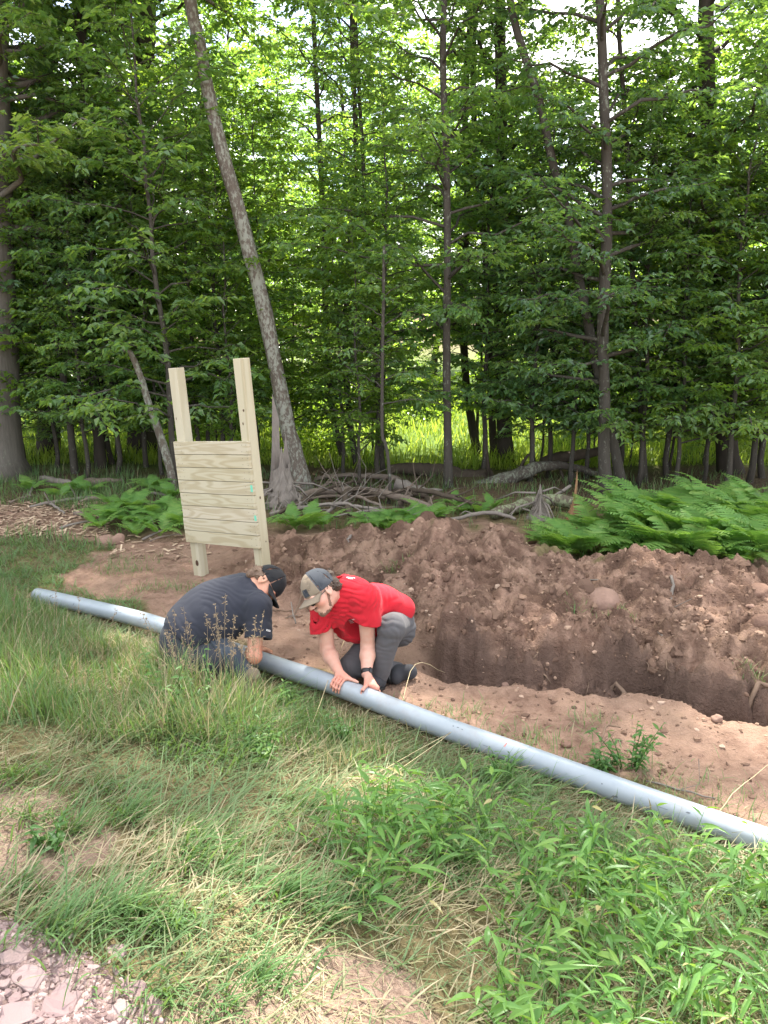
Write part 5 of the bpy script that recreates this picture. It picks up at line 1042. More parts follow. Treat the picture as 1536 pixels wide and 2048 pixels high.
# ================================================================== people, grown from signed distance fields
class Field:
    def __init__(s, lo, hi, vox):
        s.lo = np.array(lo, float); s.v = vox; s.n = np.ceil((np.array(hi) - s.lo) / vox).astype(int) + 1
        s.f = np.full(s.n, .2, np.float32)
    def sub(s, a, b, m):
        i0 = np.clip(np.floor((np.minimum(a, b) - m - s.lo) / s.v).astype(int), 0, s.n - 1); i1 = np.clip(np.ceil((np.maximum(a, b) + m - s.lo) / s.v).astype(int) + 1, 1, s.n)
        sl = tuple(slice(p, q) for p, q in zip(i0, i1))
        c = [(s.lo[k] + s.v * np.arange(i0[k], i1[k])).astype(np.float32) for k in range(3)]
        return sl, c[0][:, None, None], c[1][None, :, None], c[2][None, None]
    def put(s, sl, d, k, op):
        g = s.f[sl]
        if op == '+':
            h = np.maximum(k - np.abs(g - d), 0) / k; s.f[sl] = np.minimum(g, d) - h * h * k * .25
        elif op == '-':
            d = -d; h = np.maximum(k - np.abs(g - d), 0) / k; s.f[sl] = np.maximum(g, d) + h * h * k * .25
        else: s.f[sl] = np.maximum(g, d)
    def cap(s, a, b, ra, rb=None, k=.02, op='+'):
        a = np.asarray(a, float); b = np.asarray(b, float); rb = ra if rb is None else rb
        sl, x, y, z = s.sub(a, b, max(ra, rb) + .05 + k); ab = b - a; L2 = max(float(ab @ ab), 1e-9)
        t = np.clip(((x - a[0]) * ab[0] + (y - a[1]) * ab[1] + (z - a[2]) * ab[2]) / L2, 0, 1)
        d = np.sqrt((x - a[0] - t * ab[0]) ** 2 + (y - a[1] - t * ab[1]) ** 2 + (z - a[2] - t * ab[2]) ** 2) - (ra + (rb - ra) * t)
        s.put(sl, d, k, op)
    def ell(s, c, r, ax=None, k=.02, op='+'):
        c = np.asarray(c, float); r = np.asarray(r, float) * np.ones(3); ax = np.eye(3) if ax is None else ax
        e = np.sqrt(((ax * r[:, None]) ** 2).sum(0)); sl, x, y, z = s.sub(c - e, c + e, .05 + k); x, y, z = x - c[0], y - c[1], z - c[2]
        q = [x * ax[i, 0] + y * ax[i, 1] + z * ax[i, 2] for i in range(3)]
        k0 = np.sqrt(sum((q[i] / r[i]) ** 2 for i in range(3))); k1 = np.sqrt(sum((q[i] / r[i] ** 2) ** 2 for i in range(3))) + 1e-9
        s.put(sl, k0 * (k0 - 1) / k1, k, op)
    def cut(s, c, nrm, center=None, rad=None):
        """remove what lies beyond the plane (within rad of center)"""
        c = np.asarray(c, float); n = unit(np.asarray(nrm, float))
        if rad is None: sl, x, y, z = s.sub(s.lo, s.lo + s.n * s.v, 0)
        else: sl, x, y, z = s.sub(np.asarray(center), np.asarray(center), rad)
        d = (x - c[0]) * n[0] + (y - c[1]) * n[1] + (z - c[2]) * n[2]
        if rad is not None:
            ce = np.asarray(center); d = np.where((x - ce[0]) ** 2 + (y - ce[1]) ** 2 + (z - ce[2]) ** 2 < rad * rad, d, -1)
        s.put(sl, d, .001, 'c')
    def warp(s, fn):
        x, y, z = [(s.lo[k] + s.v * np.arange(s.n[k])) for k in range(3)]
        near = np.abs(s.f) < .03; ii = np.nonzero(near)
        s.f[ii] += fn(x[ii[0]], y[ii[1]], z[ii[2]]).astype(np.float32)
    def mesh(s, smooth=2):
        f = s.f; ins = f < 0; n = s.n; cnt = np.zeros(n - 1, np.float32); acc = np.zeros((*(n - 1), 3), np.float32)
        def S(o): return tuple(slice(o[k], n[k] - 1 + o[k]) for k in range(3))
        C = [(a, b, c) for a in (0, 1) for b in (0, 1) for c in (0, 1)]
        for a in range(3):
            for c0 in C:
                if c0[a]: continue
                c1 = list(c0); c1[a] = 1; A, B = f[S(c0)], f[S(c1)]; m = (A < 0) != (B < 0)
                t = np.where(m, A / np.where(m, A - B, 1), 0); cnt += m
                for q in range(3): acc[..., q] += np.where(m, c0[q] + (t if q == a else 0), 0)
        act = cnt > 0; idx = np.full(n - 1, -1, np.int64); idx[act] = np.arange(act.sum())
        ii = np.stack(np.nonzero(act), -1); V = s.lo + s.v * (ii + acc[act] / cnt[act][:, None])
        Fs = []
        for a in range(3):
            b, c = (a + 1) % 3, (a + 2) % 3; A = ins; sl0 = [slice(None)] * 3; sl1 = [slice(None)] * 3; sl0[a] = slice(0, -1); sl1[a] = slice(1, None)
            e = A[tuple(sl0)] != A[tuple(sl1)]; st_ = A[tuple(sl0)]; e[(slice(None),) * 3] &= True
            I = np.stack(np.nonzero(e), -1); k = (I[:, b] > 0) & (I[:, c] > 0) & (I[:, b] < n[b] - 1) & (I[:, c] < n[c] - 1); I = I[k]; fl = st_[tuple(I.T)]
            def g_(db, dc):
                J = I.copy(); J[:, b] -= db; J[:, c] -= dc; return idx[tuple(J.T)]
            q = np.stack([g_(1, 1), g_(0, 1), g_(0, 0), g_(1, 0)], -1); q[~fl] = q[~fl][:, ::-1]; Fs.append(q)
        F = np.concatenate(Fs); F = F[(F >= 0).all(1)]
        for _ in range(smooth):
            su = np.zeros_like(V); ct = np.zeros(len(V)); 
            for u, v in ((0, 1), (1, 2), (2, 3), (3, 0)):
                np.add.at(su, F[:, u], V[F[:, v]]); np.add.at(su, F[:, v], V[F[:, u]]); np.add.at(ct, F[:, u], 1); np.add.at(ct, F[:, v], 1)
            V = V * .45 + .55 * su / np.maximum(ct, 1)[:, None]
        return V, F
CR_, CU, CT = np.array([1.0, 0, 0]), np.array([0, SP, CP]), np.array([0, -CP, SP])       # picture right, picture up, towards the viewer
def img(v): return unit(v[0] * CR_ + v[1] * CU + v[2] * CT)
def frame(f, u):
    f = unit(f); l = unit(np.cross(u, f)); return np.array([f, l, np.cross(f, l)])          # rows: forward, left, up
def wrinkle(seed, dirs, amp=.0045):
    def fn(x, y, z):
        r = 0
        for q, (d, wl, a) in enumerate(dirs):
            d = unit(np.array(d, float)); ph = (x * d[0] + y * d[1] + z * d[2]) / wl * 6.283 + 3.2 * vnoise(x * 7, y * 7, z * 7, seed + q) + 1.5 * vnoise(x * 17, y * 17, z * 17, seed + 9 + q)
            m = np.clip(.35 + 1.3 * vnoise(x * 5 + q, y * 5, z * 5, seed + 20 + q), 0, 1); r = r + a * m * (np.abs(np.sin(ph)) - .6)
        return -amp * r * 2 + .004 * vnoise(x * 9, y * 9, z * 9, seed + 40)
    return fn
def skin_mat(name, base, red):
    m = Mat(name); v = m.coord(); n1 = m.noise(v, 22, 4, .6); n2 = m.noise(v, 90, 3, .6)
    c = m.mix(m.ramp(n1, [(.4, (0, 0, 0)), (.7, (.8, .8, .8))]), base, red); c = m.mix(m.attr('flush'), c, tuple(np.array(red) * [1.0, .8, .78])); c = m.mix(m.math('MULTIPLY', n2, .12), c, (.30, .14, .09)); m.color(c); m.rough(.5, .4)
    m.b.inputs['Subsurface Weight'].default_value = .08; m.b.inputs['Subsurface Radius'].default_value = (.012, .005, .003); m.bump(n2, .15, .002); return m.m
def cloth(name, c, sc=260, var=.8, rough=.9):
    m = Mat(name); v = m.coord(); n1 = m.noise(v, 9, 4, .6); m.color(m.mix(n1, c, tuple(a * var for a in c))); m.rough(rough, .15); m.b.inputs['Sheen Weight'].default_value = .06; m.b.inputs['Sheen Roughness'].default_value = .5
    m.bump(m.noise(v, sc, 2), .25, .0015); return m.m
skin1 = skin_mat('fair_skin', (.60, .36, .275), (.60, .285, .21)); skin2 = skin_mat('tanned_skin', (.50, .265, .175), (.50, .21, .135))
hair_m = Mat('dark_hair'); v_ = hair_m.coord((1, 1, 1)); n_ = hair_m.noise(v_, 55, 4, .7, 1.5); hair_m.color(hair_m.mix(n_, (.022, .014, .010), (.10, .062, .042))); hair_m.rough(.55, .4); hair_m.bump(n_, .9, .006); hair_m = hair_m.m
hair2 = Mat('brown_hair'); v_ = hair2.coord((1, 1, 1)); n_ = hair2.noise(v_, 55, 4, .7, 1.5); hair2.color(hair2.mix(n_, (.04, .024, .016), (.20, .12, .075))); hair2.rough(.55, .4); hair2.bump(n_, .9, .006); hair2 = hair2.m
beard_m = Mat('short_beard'); v_ = beard_m.coord(); beard_m.color(beard_m.mix(beard_m.noise(v_, 90, 3, .7), (.085, .048, .034), (.30, .165, .12))); beard_m = beard_m.m
red_c = cloth('red_jersey', (.56, .022, .035)); navy_c = cloth('faded_navy_jersey', (.034, .036, .048), 260, .75); grey_c = cloth('grey_trouser', (.105, .10, .105)); jean_c = cloth('faded_jean', (.058, .070, .088), 220, .5); dark_tr = cloth('dark_trouser', (.045, .048, .058))
tan_c = cloth('tan_cap_canvas', (.235, .185, .135), 300, .8); mesh_c = cloth('grey_cap_mesh', (.06, .065, .075), 400, .85); black_c = cloth('black_cap_cloth', (.018, .018, .02), 300, .9)
shoe_c = cloth('dark_shoe', (.05, .05, .055)); boot_c = cloth('dusty_boot', (.22, .18, .13), 120, .6); patch_c = Mat('dark_patch'); patch_c.color((.025, .027, .034)); patch_c.rough(.8); patch_l = Mat('patch_thread'); patch_l.color((.10, .105, .12)); patch_l.rough(.8)
white_p = Mat('white_print'); white_p.color((.72, .72, .72)); white_p.rough(.7); black_p = Mat('black_rubber'); black_p.color((.012, .012, .013)); black_p.rough(.45, .5); eye_w = Mat('eye_white'); eye_w.color((.6, .57, .53)); eye_w.rough(.3, .5)
def head(F, H, A, beard=False, k=1.0):
    """adds a head to field F; H origin between the ears, A rows forward/left/up"""
    W = lambda p: H + np.asarray(p, float) @ A
    E = lambda c, r, k_=.02, op='+': F.ell(W(c), r, A, k_, op); K = lambda a, b, ra, rb=None, k_=.012, op='+': F.cap(W(a), W(b), ra, rb, k_, op)
    E((-.012, 0, .035), (.098, .076, .092)); E((.028, 0, -.028), (.066, .060, .086), .03); E((.042, 0, -.080), (.046, .045, .036), .025); E((.078, 0, -.098), (.018, .024, .017), .02)
    for s_ in (-1, 1): E((.060, s_ * .044, -.026), (.030, .022, .026), .03)
    K((.082, -.036, .020), (.082, .036, .020), .013, .013, .018)
    for s_ in (-1, 1): E((.104, s_ * .033, .000), (.022, .019, .013), .014, '-'); E((.079, s_ * .032, .000), (.0135, .0145, .0125), .003)
    K((.090, 0, .012), (.116, 0, -.027), .0085, .0135, .012)
    for s_ in (-1, 1): E((.106, s_ * .0125, -.032), (.012, .009, .009), .008); E((.113, s_ * .007, -.040), (.006, .0045, .005), .002, '-')
    E((.094, 0, -.056), (.013, .024, .0075), .006); E((.091, 0, -.068), (.013, .021, .0075), .006); K((.106, -.018, -.062), (.106, .018, -.062), .0025, .0025, .003, '-')
    for s_ in (-1, 1): E((-.008, s_ * .079, -.004), (.024, .010, .034), .006); E((-.002, s_ * .089, -.001), (.013, .007, .020), .005, '-'); E((.000, s_ * .078, -.034), (.010, .007, .010), .006)
def hand(F, wr, mcps, chains, thumb, side):
    """metacarpals from the wrist to each knuckle, finger chains of joints, thumb chain"""
    for m_ in mcps: F.cap(wr, m_, .0195, .0125, .014)
    for i in range(3): F.cap(mcps[i], mcps[i + 1], .0115, .0115, .012)
    for c, r0 in zip(chains, (.0088, .0096, .0096, .0078)):
        for i in range(len(c) - 1): F.cap(c[i], c[i + 1], r0 * (1 - .10 * i), r0 * (1 - .10 * (i + 1)), .004)
        for i in range(1, len(c) - 1): F.ell(c[i], r0 * 1.07, None, .003)
    F.cap(thumb[0], thumb[1], .016, .0125, .012)
    for i in range(1, len(thumb) - 1): F.cap(thumb[i], thumb[i + 1], .0115 - .001 * i, .0105 - .0012 * i, .006)
def pipe_frame(px):
    t0 = float(pt_at_px(px)); f = t0 * (k_pipe - 1); a = int(min(f, k_pipe - 2)); p = pts_pipe[a] + (pts_pipe[a + 1] - pts_pipe[a]) * (f - a); tt = unit(pts_pipe[a + 1] - pts_pipe[a]); nv = unit(np.cross(tt, [0, 0, 1.0])); nv = nv if nv[1] < 0 else -nv
    return p, tt, nv, np.cross(tt, nv) * (1 if np.cross(tt, nv)[2] > 0 else -1)
def around(px, along, th, R_):
    p, tt, nv, up_ = pipe_frame(px); a = R(th); return p + tt * along + R_ * (math.cos(a) * nv + math.sin(a) * up_)
def grip(F, wr, px, th0, arcs, thumb, gap=.0205, order=1, Rg=PIPE_R + .0105, fan=0.0):
    mc, ch = [], []
    lens = [.92, 1.0, .96, .78] if order > 0 else [.78, .96, 1.0, .92]
    for i in range(4):
        al = (i - 1.5) * gap; th = th0 + (abs(i - 1.5) - .5) * -6; pt = [around(px, al, th, Rg + .004)]; 
        for q, a in enumerate(arcs): th -= a * lens[i] * (1 if True else 1); pt.append(around(px, al * (1 + fan * (q + 1)), th, Rg - .0007 * q))
        mc.append(pt[0]); ch.append(pt)
    hand(F, wr, mc, ch, thumb, order)
def person_root(px, py, label):
    p = ghit(px, py); return empty('person', p, label, 'person'), p
def part(name, V, F, mats, parent, org, smooth=True, midx=None, attrs=None, label=None):
    a = {'rnd': np.zeros(len(V))}; a.update(attrs or {}); o = link(name, mesh_np(name, np.asarray(V) - org, F, mats, a, smooth, midx), parent)
    if label: o['label'] = label
    return o
def cap_hat(root, org, H, A, mats, front_mat=None, brim_mat=None, name='cap', patch=False):
    W = lambda p: H + np.asarray(p, float) @ A
    F_ = Field(H - .17, H + .17, .0028); F_.ell(W((-.010, 0, .032)), (.1085, .0885, .105), A, .01); F_.ell(W((-.010, 0, .032)), (.104, .0845, .100), A, .002, '-')
    F_.cut(W((0, 0, .018)), -A[2] + .10 * A[0]); F_.ell(W((-.008, 0, .137)), (.008, .008, .005), A, .003)
    def seams(x, y, z):
        q = (np.stack([x, y, z], -1) - H) @ A.T; a = np.arctan2(q[:, 1], q[:, 0] + .01); d = np.abs(((a / (np.pi / 3)) % 1) - .5); return .0016 * np.exp(-((d - .5) / .03) ** 2) + .0012 * vnoise(x * 30, y * 30, z * 30, 3)
    F_.warp(seams); V, Q = F_.mesh(1); q = (V[Q].mean(1) - H) @ A.T
    mi = None; ml = [mats]
    if front_mat: mi = ((q[:, 0] + .01) > np.abs(q[:, 1]) * .52 + .012).astype(int); ml = [mats, front_mat]
    cap_ = part(name, V, Q, ml, root, org, True, mi)
    # brim
    u = np.linspace(-1, 1, 25)[:, None]; v = np.linspace(0, 1, 9)[None]; ang = u * 1.12
    ri, ro = .096, .096 + .078 * (1 - .22 * u ** 2); rr = ri + (ro - ri) * v
    x = -.010 + np.cos(ang) * ri * 1.09 + (rr - ri) * (1 - .12 * np.abs(u)); y = np.sin(ang) * .0875 + 0 * v; z = .026 - .006 * v * 1.6 - .030 * u ** 2 * (.25 + .75 * v) + .004 * v
    top = np.stack([x + 0 * v, y, z], -1).reshape(-1, 3); bot = top - [0, 0, .0045]; n1_ = 9; i = np.arange(24)[:, None] * n1_ + np.arange(8)[None]; i = i.reshape(-1, 1)
    f1 = i + np.array([[0, 1, n1_ + 1, n1_]]); f2 = f1[:, ::-1] + len(top); ed = np.r_[np.arange(0, 25) * n1_ + 8]; f3 = np.stack([ed[:-1], ed[:-1] + len(top), ed[1:] + len(top), ed[1:]], -1)
    e0 = np.arange(8); f4 = np.stack([e0, e0 + len(top), e0 + 1 + len(top), e0 + 1], -1); f5 = f4 + 24 * n1_
    part('brim', np.array([W(p) for p in np.concatenate([top, bot])]), np.concatenate([f1, f2, f3, f4, f5]), brim_mat or mats, cap_, org)
    if patch:
        def onc(a, h_, e=.0015):   # point on the crown by angle and height
            zz = (h_ - .032) / .105; c_ = math.sqrt(max(0, 1 - zz * zz)); return W((-.010 + math.cos(a) * (.1085 + e) * c_, math.sin(a) * (.0885 + e) * c_, h_))
        def pat(nm, a0, a1, h0, h1, mat, e):
            nu, nv_ = 10, 6; V = np.array([onc(a0 + (a1 - a0) * i_ / nu, h0 + (h1 - h0) * j_ / nv_, e) for i_ in range(nu + 1) for j_ in range(nv_ + 1)]); i_ = (np.arange(nu)[:, None] * (nv_ + 1) + np.arange(nv_)[None]).reshape(-1, 1)
            return part(nm, V, i_ + np.array([[0, nv_ + 1, nv_ + 2, 1]]), mat, cap_, org)
        pat('patch', -.02, .44, .040, .083, patch_c.m, .003)
        mbp = MB()
        for q_ in range(6):
            h0 = .043 + q_ * .0068; a0, a1 = (.0, .42) if q_ < 3 else (.0, .22)
            Vp = np.array([onc(a0 + (a1 - a0) * i_ / 8, h0 + j_ * .0026, .0042) for i_ in range(9) for j_ in (0, 1)]); i_ = (np.arange(8) * 2)[:, None]; mbp.add(Vp - org, [i_ + np.array([[0, 2, 3, 1]])])
        for q_ in range(9):
            c_ = [(.26 + .055 * (q_ % 3)), .064 + .0065 * (q_ // 3)]; Vp = np.array([onc(c_[0] + .012 * math.cos(b_), c_[1] + .0014 * math.sin(b_), .0042) for b_ in np.arange(5) * 1.2566]); mbp.add(Vp - org, [[[0, 1, 2, 3, 4]]])
        o_ = link('patch_stitching', mbp.mesh('patch_stitching', patch_l.m), cap_); o_['kind'] = 'stuff'
    return cap_
def hair_part(root, org, H, A, blobs, mat, seed, name='hair'):
    F_ = Field(H - .2, H + .2, .003)
    rgh = np.random.default_rng(seed)
    for c, r_ in blobs: F_.ell(H + np.asarray(c) @ A, r_, A, .012)
    for c, r_ in blobs:
        for _ in range(16):
            d = unit(rgh.normal(size=3)); p = np.asarray(c) + d * np.asarray(r_) * .95; p2 = p + unit(d + rgh.normal(size=3) * .9) * .014; F_.cap(H + p @ A, H + p2 @ A, .0055, .003, .004)
    V, Q = F_.mesh(1); return part(name, V, Q, mat, root, org)
# ---------------------------------------------------------------- the man in red
root1, O1 = person_root(755, 1352, 'man in red T-shirt and tan and grey cap, crouching with both hands on pipe')
hd_u = img((-.60, .72, .24)); hd_f = img((-.56, -.60, .56)); A1 = frame(hd_f, hd_u); H1 = P(641, 1183, 4.50)
A1 = np.array([A1[0], A1[1], A1[2]])
nb1 = P(684, 1176, 4.70); shL = P(731, 1196, 4.53); shR = P(646, 1207, 4.64); pel = P(788, 1240, 5.02)
elR, wrR = P(655, 1300, 4.70), P(675, 1339, 4.54); elL, wrL = P(736, 1291, 4.66), P(733, 1348, 4.55)
F1 = Field(np.minimum.reduce([H1, shR, wrL, elR]) - [.16, .2, .17], np.maximum.reduce([H1, shL, nb1, pel]) + [.05, .10, .18], .0036)
head(F1, H1, A1); F1.cap(H1 + np.array([-.035, 0, -.055]) @ A1, nb1, .056, .052, .03)
ta = unit(nb1 - pel); F1.cap(nb1 - ta * .05, nb1 - ta * .34, .06, .07, .04); F1.cap(shL, shR, .05, .05, .04)
for s0, e0, w0 in ((shR, elR, wrR), (shL, elL, wrL)):
    F1.cap(s0, e0, .054, .043, .03); F1.cap(e0, e0 + (w0 - e0) * .35, .043, .0445, .02); F1.cap(e0 + (w0 - e0) * .35, w0, .0445, .0295, .02)
grip(F1, wrR, 683, 93, (44, 27, 22), [wrR + (around(683, .02, 95, .08) - wrR) * .35, around(683, .052, 100, PIPE_R + .012), around(683, .080, 104, PIPE_R + .010), around(683, .104, 106, PIPE_R + .008)], order=-1)
grip(F1, wrL, 737, 128, (-42, -30, -26), [wrL + (around(737, -.02, 100, .08) - wrL) * .3, around(737, -.024, 92, PIPE_R + .013), around(737, -.020, 62, PIPE_R + .010), around(737, -.016, 40, PIPE_R + .008)], order=1)
V, Q = F1.mesh(2); ql = (V - H1) @ A1.T; fl = np.exp(-((ql[:, 0] - .07) ** 2 + (np.abs(ql[:, 1]) - .045) ** 2 + (ql[:, 2] + .03) ** 2) / .0012) * .8
for q_ in (around(683, 0, 70, PIPE_R), around(737, 0, 100, PIPE_R)): fl = np.maximum(fl, .85 * np.exp(-((V - q_) ** 2).sum(1) / .006))
part('body', V, Q, skin1, root1, O1, attrs={'flush': fl})
# shirt
aT = unit(nb1 - pel); lT = unit(shL - shR - aT * ((shL - shR) @ aT)); nT = np.cross(aT, lT); AT = np.array([aT, lT, nT])
S1 = Field(np.minimum.reduce([shR, shL, pel]) - [.2, .25, .32], np.maximum.reduce([shR, shL, nb1, pel]) + [.16, .25, .2], .005)
S1.ell(P(697, 1207, 4.70), (.20, .195, .145), AT, .03); S1.ell(P(712, 1236, 4.78), (.19, .175, .145), AT, .06); S1.ell(P(755, 1212, 4.90), (.21, .18, .125), AT, .06); S1.ell(P(788, 1222, 5.0), (.10, .155, .105), AT, .06)
S1.cap(nb1 - aT * .03, shL, .075, .078, .05); S1.cap(nb1 - aT * .03, shR, .075, .075, .05)
seL, seR = P(733, 1243, 4.585), P(645, 1262, 4.665)
S1.cap(shL, P(734, 1252, 4.60), .080, .088, .03); S1.cap(shR, P(645, 1275, 4.68), .074, .076, .03)
S1.warp(wrinkle(5, [(aT, .085, 1.0), (aT * .6 + lT, .11, .8), (np.array([.3, .2, 1]), .07, .8)], .0050))
cutL = unit(elL - shL) * .9 + img((-.38, -.25, .1)) * .35; cutR = unit(elR - shR) * .9 + img((.35, -.3, .1)) * .30
S1.cut(seL, cutL, seL + unit(elL - shL) * .06, .135); S1.cut(seR, cutR, seR + unit(elR - shR) * .06, .125)
S1.cap(shL + (seL - shL) * .55, elL, .070, .062, .004, '-'); S1.cap(shR + (seR - shR) * .55, elR, .064, .058, .004, '-')
S1.cut(P(808, 1226, 5.02), -aT + nT * .15, P(815, 1230, 5.05), .2)
S1.cap(nb1 + aT * .035, H1, .058, .070, .012, '-')
V, Q = S1.mesh(2); sh1 = part('shirt', V, Q, red_c, root1, O1)
# trousers
hip = P(783, 1246, 5.0); knL = P(783, 1254, 4.62); anL = P(759, 1346, 4.70); knR = P(702, 1334, 4.74); anR = P(794, 1341, 4.86)
T1 = Field(np.minimum.reduce([hip, knL, anL, knR, anR]) - .2, np.maximum.reduce([hip, knL, anL, knR, anR]) + .2, .005)
T1.ell(hip, (.135, .15, .125), AT, .03); T1.ell(P(800, 1262, 5.0), (.10, .10, .10), None, .05); T1.cap(P(794, 1250, 4.96), knL, .095, .078, .03); T1.cap(knL, anL, .076, .060, .03); T1.ell(knL, (.078, .078, .078), None, .02)
T1.cap(P(765, 1262, 4.96), knR, .10, .075, .04); T1.cap(knR, anR, .066, .056, .03)
T1.warp(wrinkle(15, [(np.array([.2, .3, 1]), .085, 1.0), (np.array([1, .2, .5]), .10, .7)], .0035)); V, Q = T1.mesh(2); part('trousers', V, Q, grey_c, root1, O1)
def shoe(root, org, heel, toe, up, mat, sole=None, w_=.046):
    F_ = Field(np.minimum(heel, toe) - .12, np.maximum(heel, toe) + .12, .004); d = unit(toe - heel); l = unit(np.cross(up, d)); A = np.array([d, l, np.cross(d, l)]); c = (heel + toe) / 2; L_ = np.linalg.norm(toe - heel)
    F_.ell(c + d * L_ * .18, (L_ * .40, w_, .040), A, .02); F_.ell(heel + d * .045, (.062, w_ * .86, .055), A, .03); F_.cap(heel + d * .05, heel + d * .05 + A[2] * .08, .045, .048, .02); F_.cut(c - A[2] * .036, -A[2])
    V, Q = F_.mesh(2); s_ = part('shoe', V, Q, mat, root, org)
    F_ = Field(np.minimum(heel, toe) - .12, np.maximum(heel, toe) + .12, .004); F_.ell(c - A[2] * .036, (L_ * .56, w_ * 1.1, .06), A, .01); F_.cut(c - A[2] * .026, A[2]); F_.cut(c - A[2] * .046, -A[2]); V, Q = F_.mesh(1); part('sole', V, Q, sole or black_p.m, s_, org)
gl = ghit(757, 1372)
shoe(root1, O1, P(765, 1358, 4.74) , P(738, 1370, 4.60), np.array([0, 0, 1.0]), shoe_c)
shoe(root1, O1, P(797, 1334, 4.86), P(790, 1362, 4.75), img((.85, .3, -.2)), shoe_c)
# cap, hair, beard, glasses, watch, print
cap_hat(root1, O1, H1, A1, mesh_c, tan_c, tan_c, patch=True)
hair_part(root1, O1, H1, A1, [((-.085, .03, -.01), (.035, .045, .045)), ((-.095, -.02, -.01), (.03, .05, .045)), ((-.075, .055, -.035), (.03, .022, .03)), ((-.075, -.055, -.035), (.03, .022, .03)), ((-.095, 0, -.05), (.028, .05, .03)), ((-.03, .073, .005), (.02, .012, .025)), ((-.105, .01, .035), (.028, .05, .03))], hair_m, 3)
F_ = Field(H1 - .17, H1 + .17, .003)
F_.ell(H1 + np.array([.041, 0, -.085]) @ A1, (.0475, .0470, .0375), A1, .02); F_.ell(H1 + np.array([.079, 0, -.100]) @ A1, (.0195, .025, .019), A1, .02)
for s_ in (-1, 1): F_.cap(H1 + np.array([.008, s_ * .066, -.02]) @ A1, H1 + np.array([.03, s_ * .046, -.078]) @ A1, .0075, .012, .015)
F_.cap(H1 + np.array([.098, -.022, -.049]) @ A1, H1 + np.array([.098, .022, -.049]) @ A1, .008, .008, .006)
F_.ell(H1 + np.array([.100, 0, -.060]) @ A1, (.026, .028, .016), A1, .004, '-'); F_.warp(lambda x, y, z: .003 * vnoise(x * 160, y * 160, z * 160, 3)); V, Q = F_.mesh(0); part('beard', V, Q, beard_m, root1, O1)
mb = MB(); Wp = lambda p: H1 + np.asarray(p, float) @ A1 - O1
for s_ in (-1, 1):
    mb.tube([Wp((-.01, s_ * .083, .008)), Wp((.05, s_ * .076, .006)), Wp((.098, s_ * .062, .004))], .0026, 6); a = np.linspace(0, 6.28, 13)[:-1]; mb.add(np.array([Wp((.112 - .010 * abs(math.cos(q_)) * (1 if math.cos(q_) * s_ > 0 else 0), s_ * .034 + .027 * math.cos(q_), -.002 + .018 * math.sin(q_))) for q_ in a]), [[list(range(12))]])
mb.tube([Wp((.114, -.008, .006)), Wp((.118, 0, .008)), Wp((.114, .008, .006))], .0022, 6); link('sunglasses', mb.mesh('sunglasses', black_p.m), root1)
def band(root, org, wr, el, mat, r_=.0335, w_=.024, face=None, name='watch'):
    d = unit(wr - el); mb = MB(); c = wr - d * .012 - org; t = np.linspace(-1, 1, 5); mb.tube(c + d * (t * w_ / 2)[:, None], r_ * np.array([.96, 1, 1.01, 1, .96]), 24); o = link(name, mb.mesh(name, mat), root)
    if face is not None:
        u_ = unit(face - d * (face @ d)); mb = MB(); mb.box(c + u_ * r_, np.array([d, np.cross(d, u_), u_]), (.018, .016, .006), 0, .003); link('watch_face', mb.mesh('watch_face', black_p.m), o)
band(root1, O1, wrL, elL, black_p.m, .0345, .028, img((.7, .2, .5)))
from mathutils.bvhtree import BVHTree
def stamp(root, org, target, rows, cx, cy, d0, mat, name, scale=1.0, slant=(1, 0), thick=.0025, word=None):
    """small printed marks laid on a garment: strokes in picture directions, dropped on to the cloth"""
    bv = BVHTree.FromPolygons([tuple(v.co) for v in target.data.vertices], [tuple(p.vertices) for p in target.data.polygons]); mb = MB()
    for x0, y0, x1, y1, wd in rows:
        n_ = 4; pts2 = []
        ux, uy = x1 - x0, y1 - y0; l_ = math.hypot(ux, uy) + 1e-6; nx, ny = -uy / l_ * wd / 2, ux / l_ * wd / 2
        for i_ in range(n_ + 1):
            for sg in (-1, 1):
                X_, Y_ = x0 + ux * i_ / n_ + sg * nx, y0 + uy * i_ / n_ + sg * ny; px, py = cx + X_ * slant[0] * scale - Y_ * slant[1] * scale, cy + X_ * slant[1] * scale + Y_ * slant[0] * scale
                o_ = np.array([0, 0, CAM_H]); e_ = P(px, py, d0); dr = unit(e_ - o_); st_ = e_ - dr * 1.2; h_ = bv.ray_cast(Vector(st_ - org), Vector(dr)); 
                pts2.append(np.array(h_[0]) - dr * .0025 if h_[0] is not None else None)
        if any(p is None for p in pts2): continue
        i_ = (np.arange(n_) * 2)[:, None]; mb.add(np.array(pts2), [i_ + np.array([[0, 1, 3, 2]])])
    if mb.v: o_ = link(name, mb.mesh(name, mat), root); o_['kind'] = 'stuff'; return o_
# small illegible white chest lettering, and the print between the shoulders
rgp = np.random.default_rng(4); rows = []
for line, (y_, n_c) in enumerate([(0, 9), (3.4, 5), (6.4, 6)]):
    x_ = -6 + line * 1.2
    for _ in range(n_c):
        rows += [(x_, y_, x_, y_ + 1.9, .55), (x_, y_ + rgp.choice([0, .9, 1.8]), x_ + .8, y_ + rgp.choice([0, .9, 1.8]), .5)]; x_ += 1.45
stamp(sh1, O1, sh1, rows, 703, 1239, 4.6, white_p.m, 'chest_lettering', .95, (.92, -.2))
stamp(sh1, O1, sh1, [(-9, 0, 8, .6, 1.6), (-6, 2.2, 4, 2.6, .8)], 702, 1155, 4.75, white_p.m, 'back_print', 1, (1, .06))
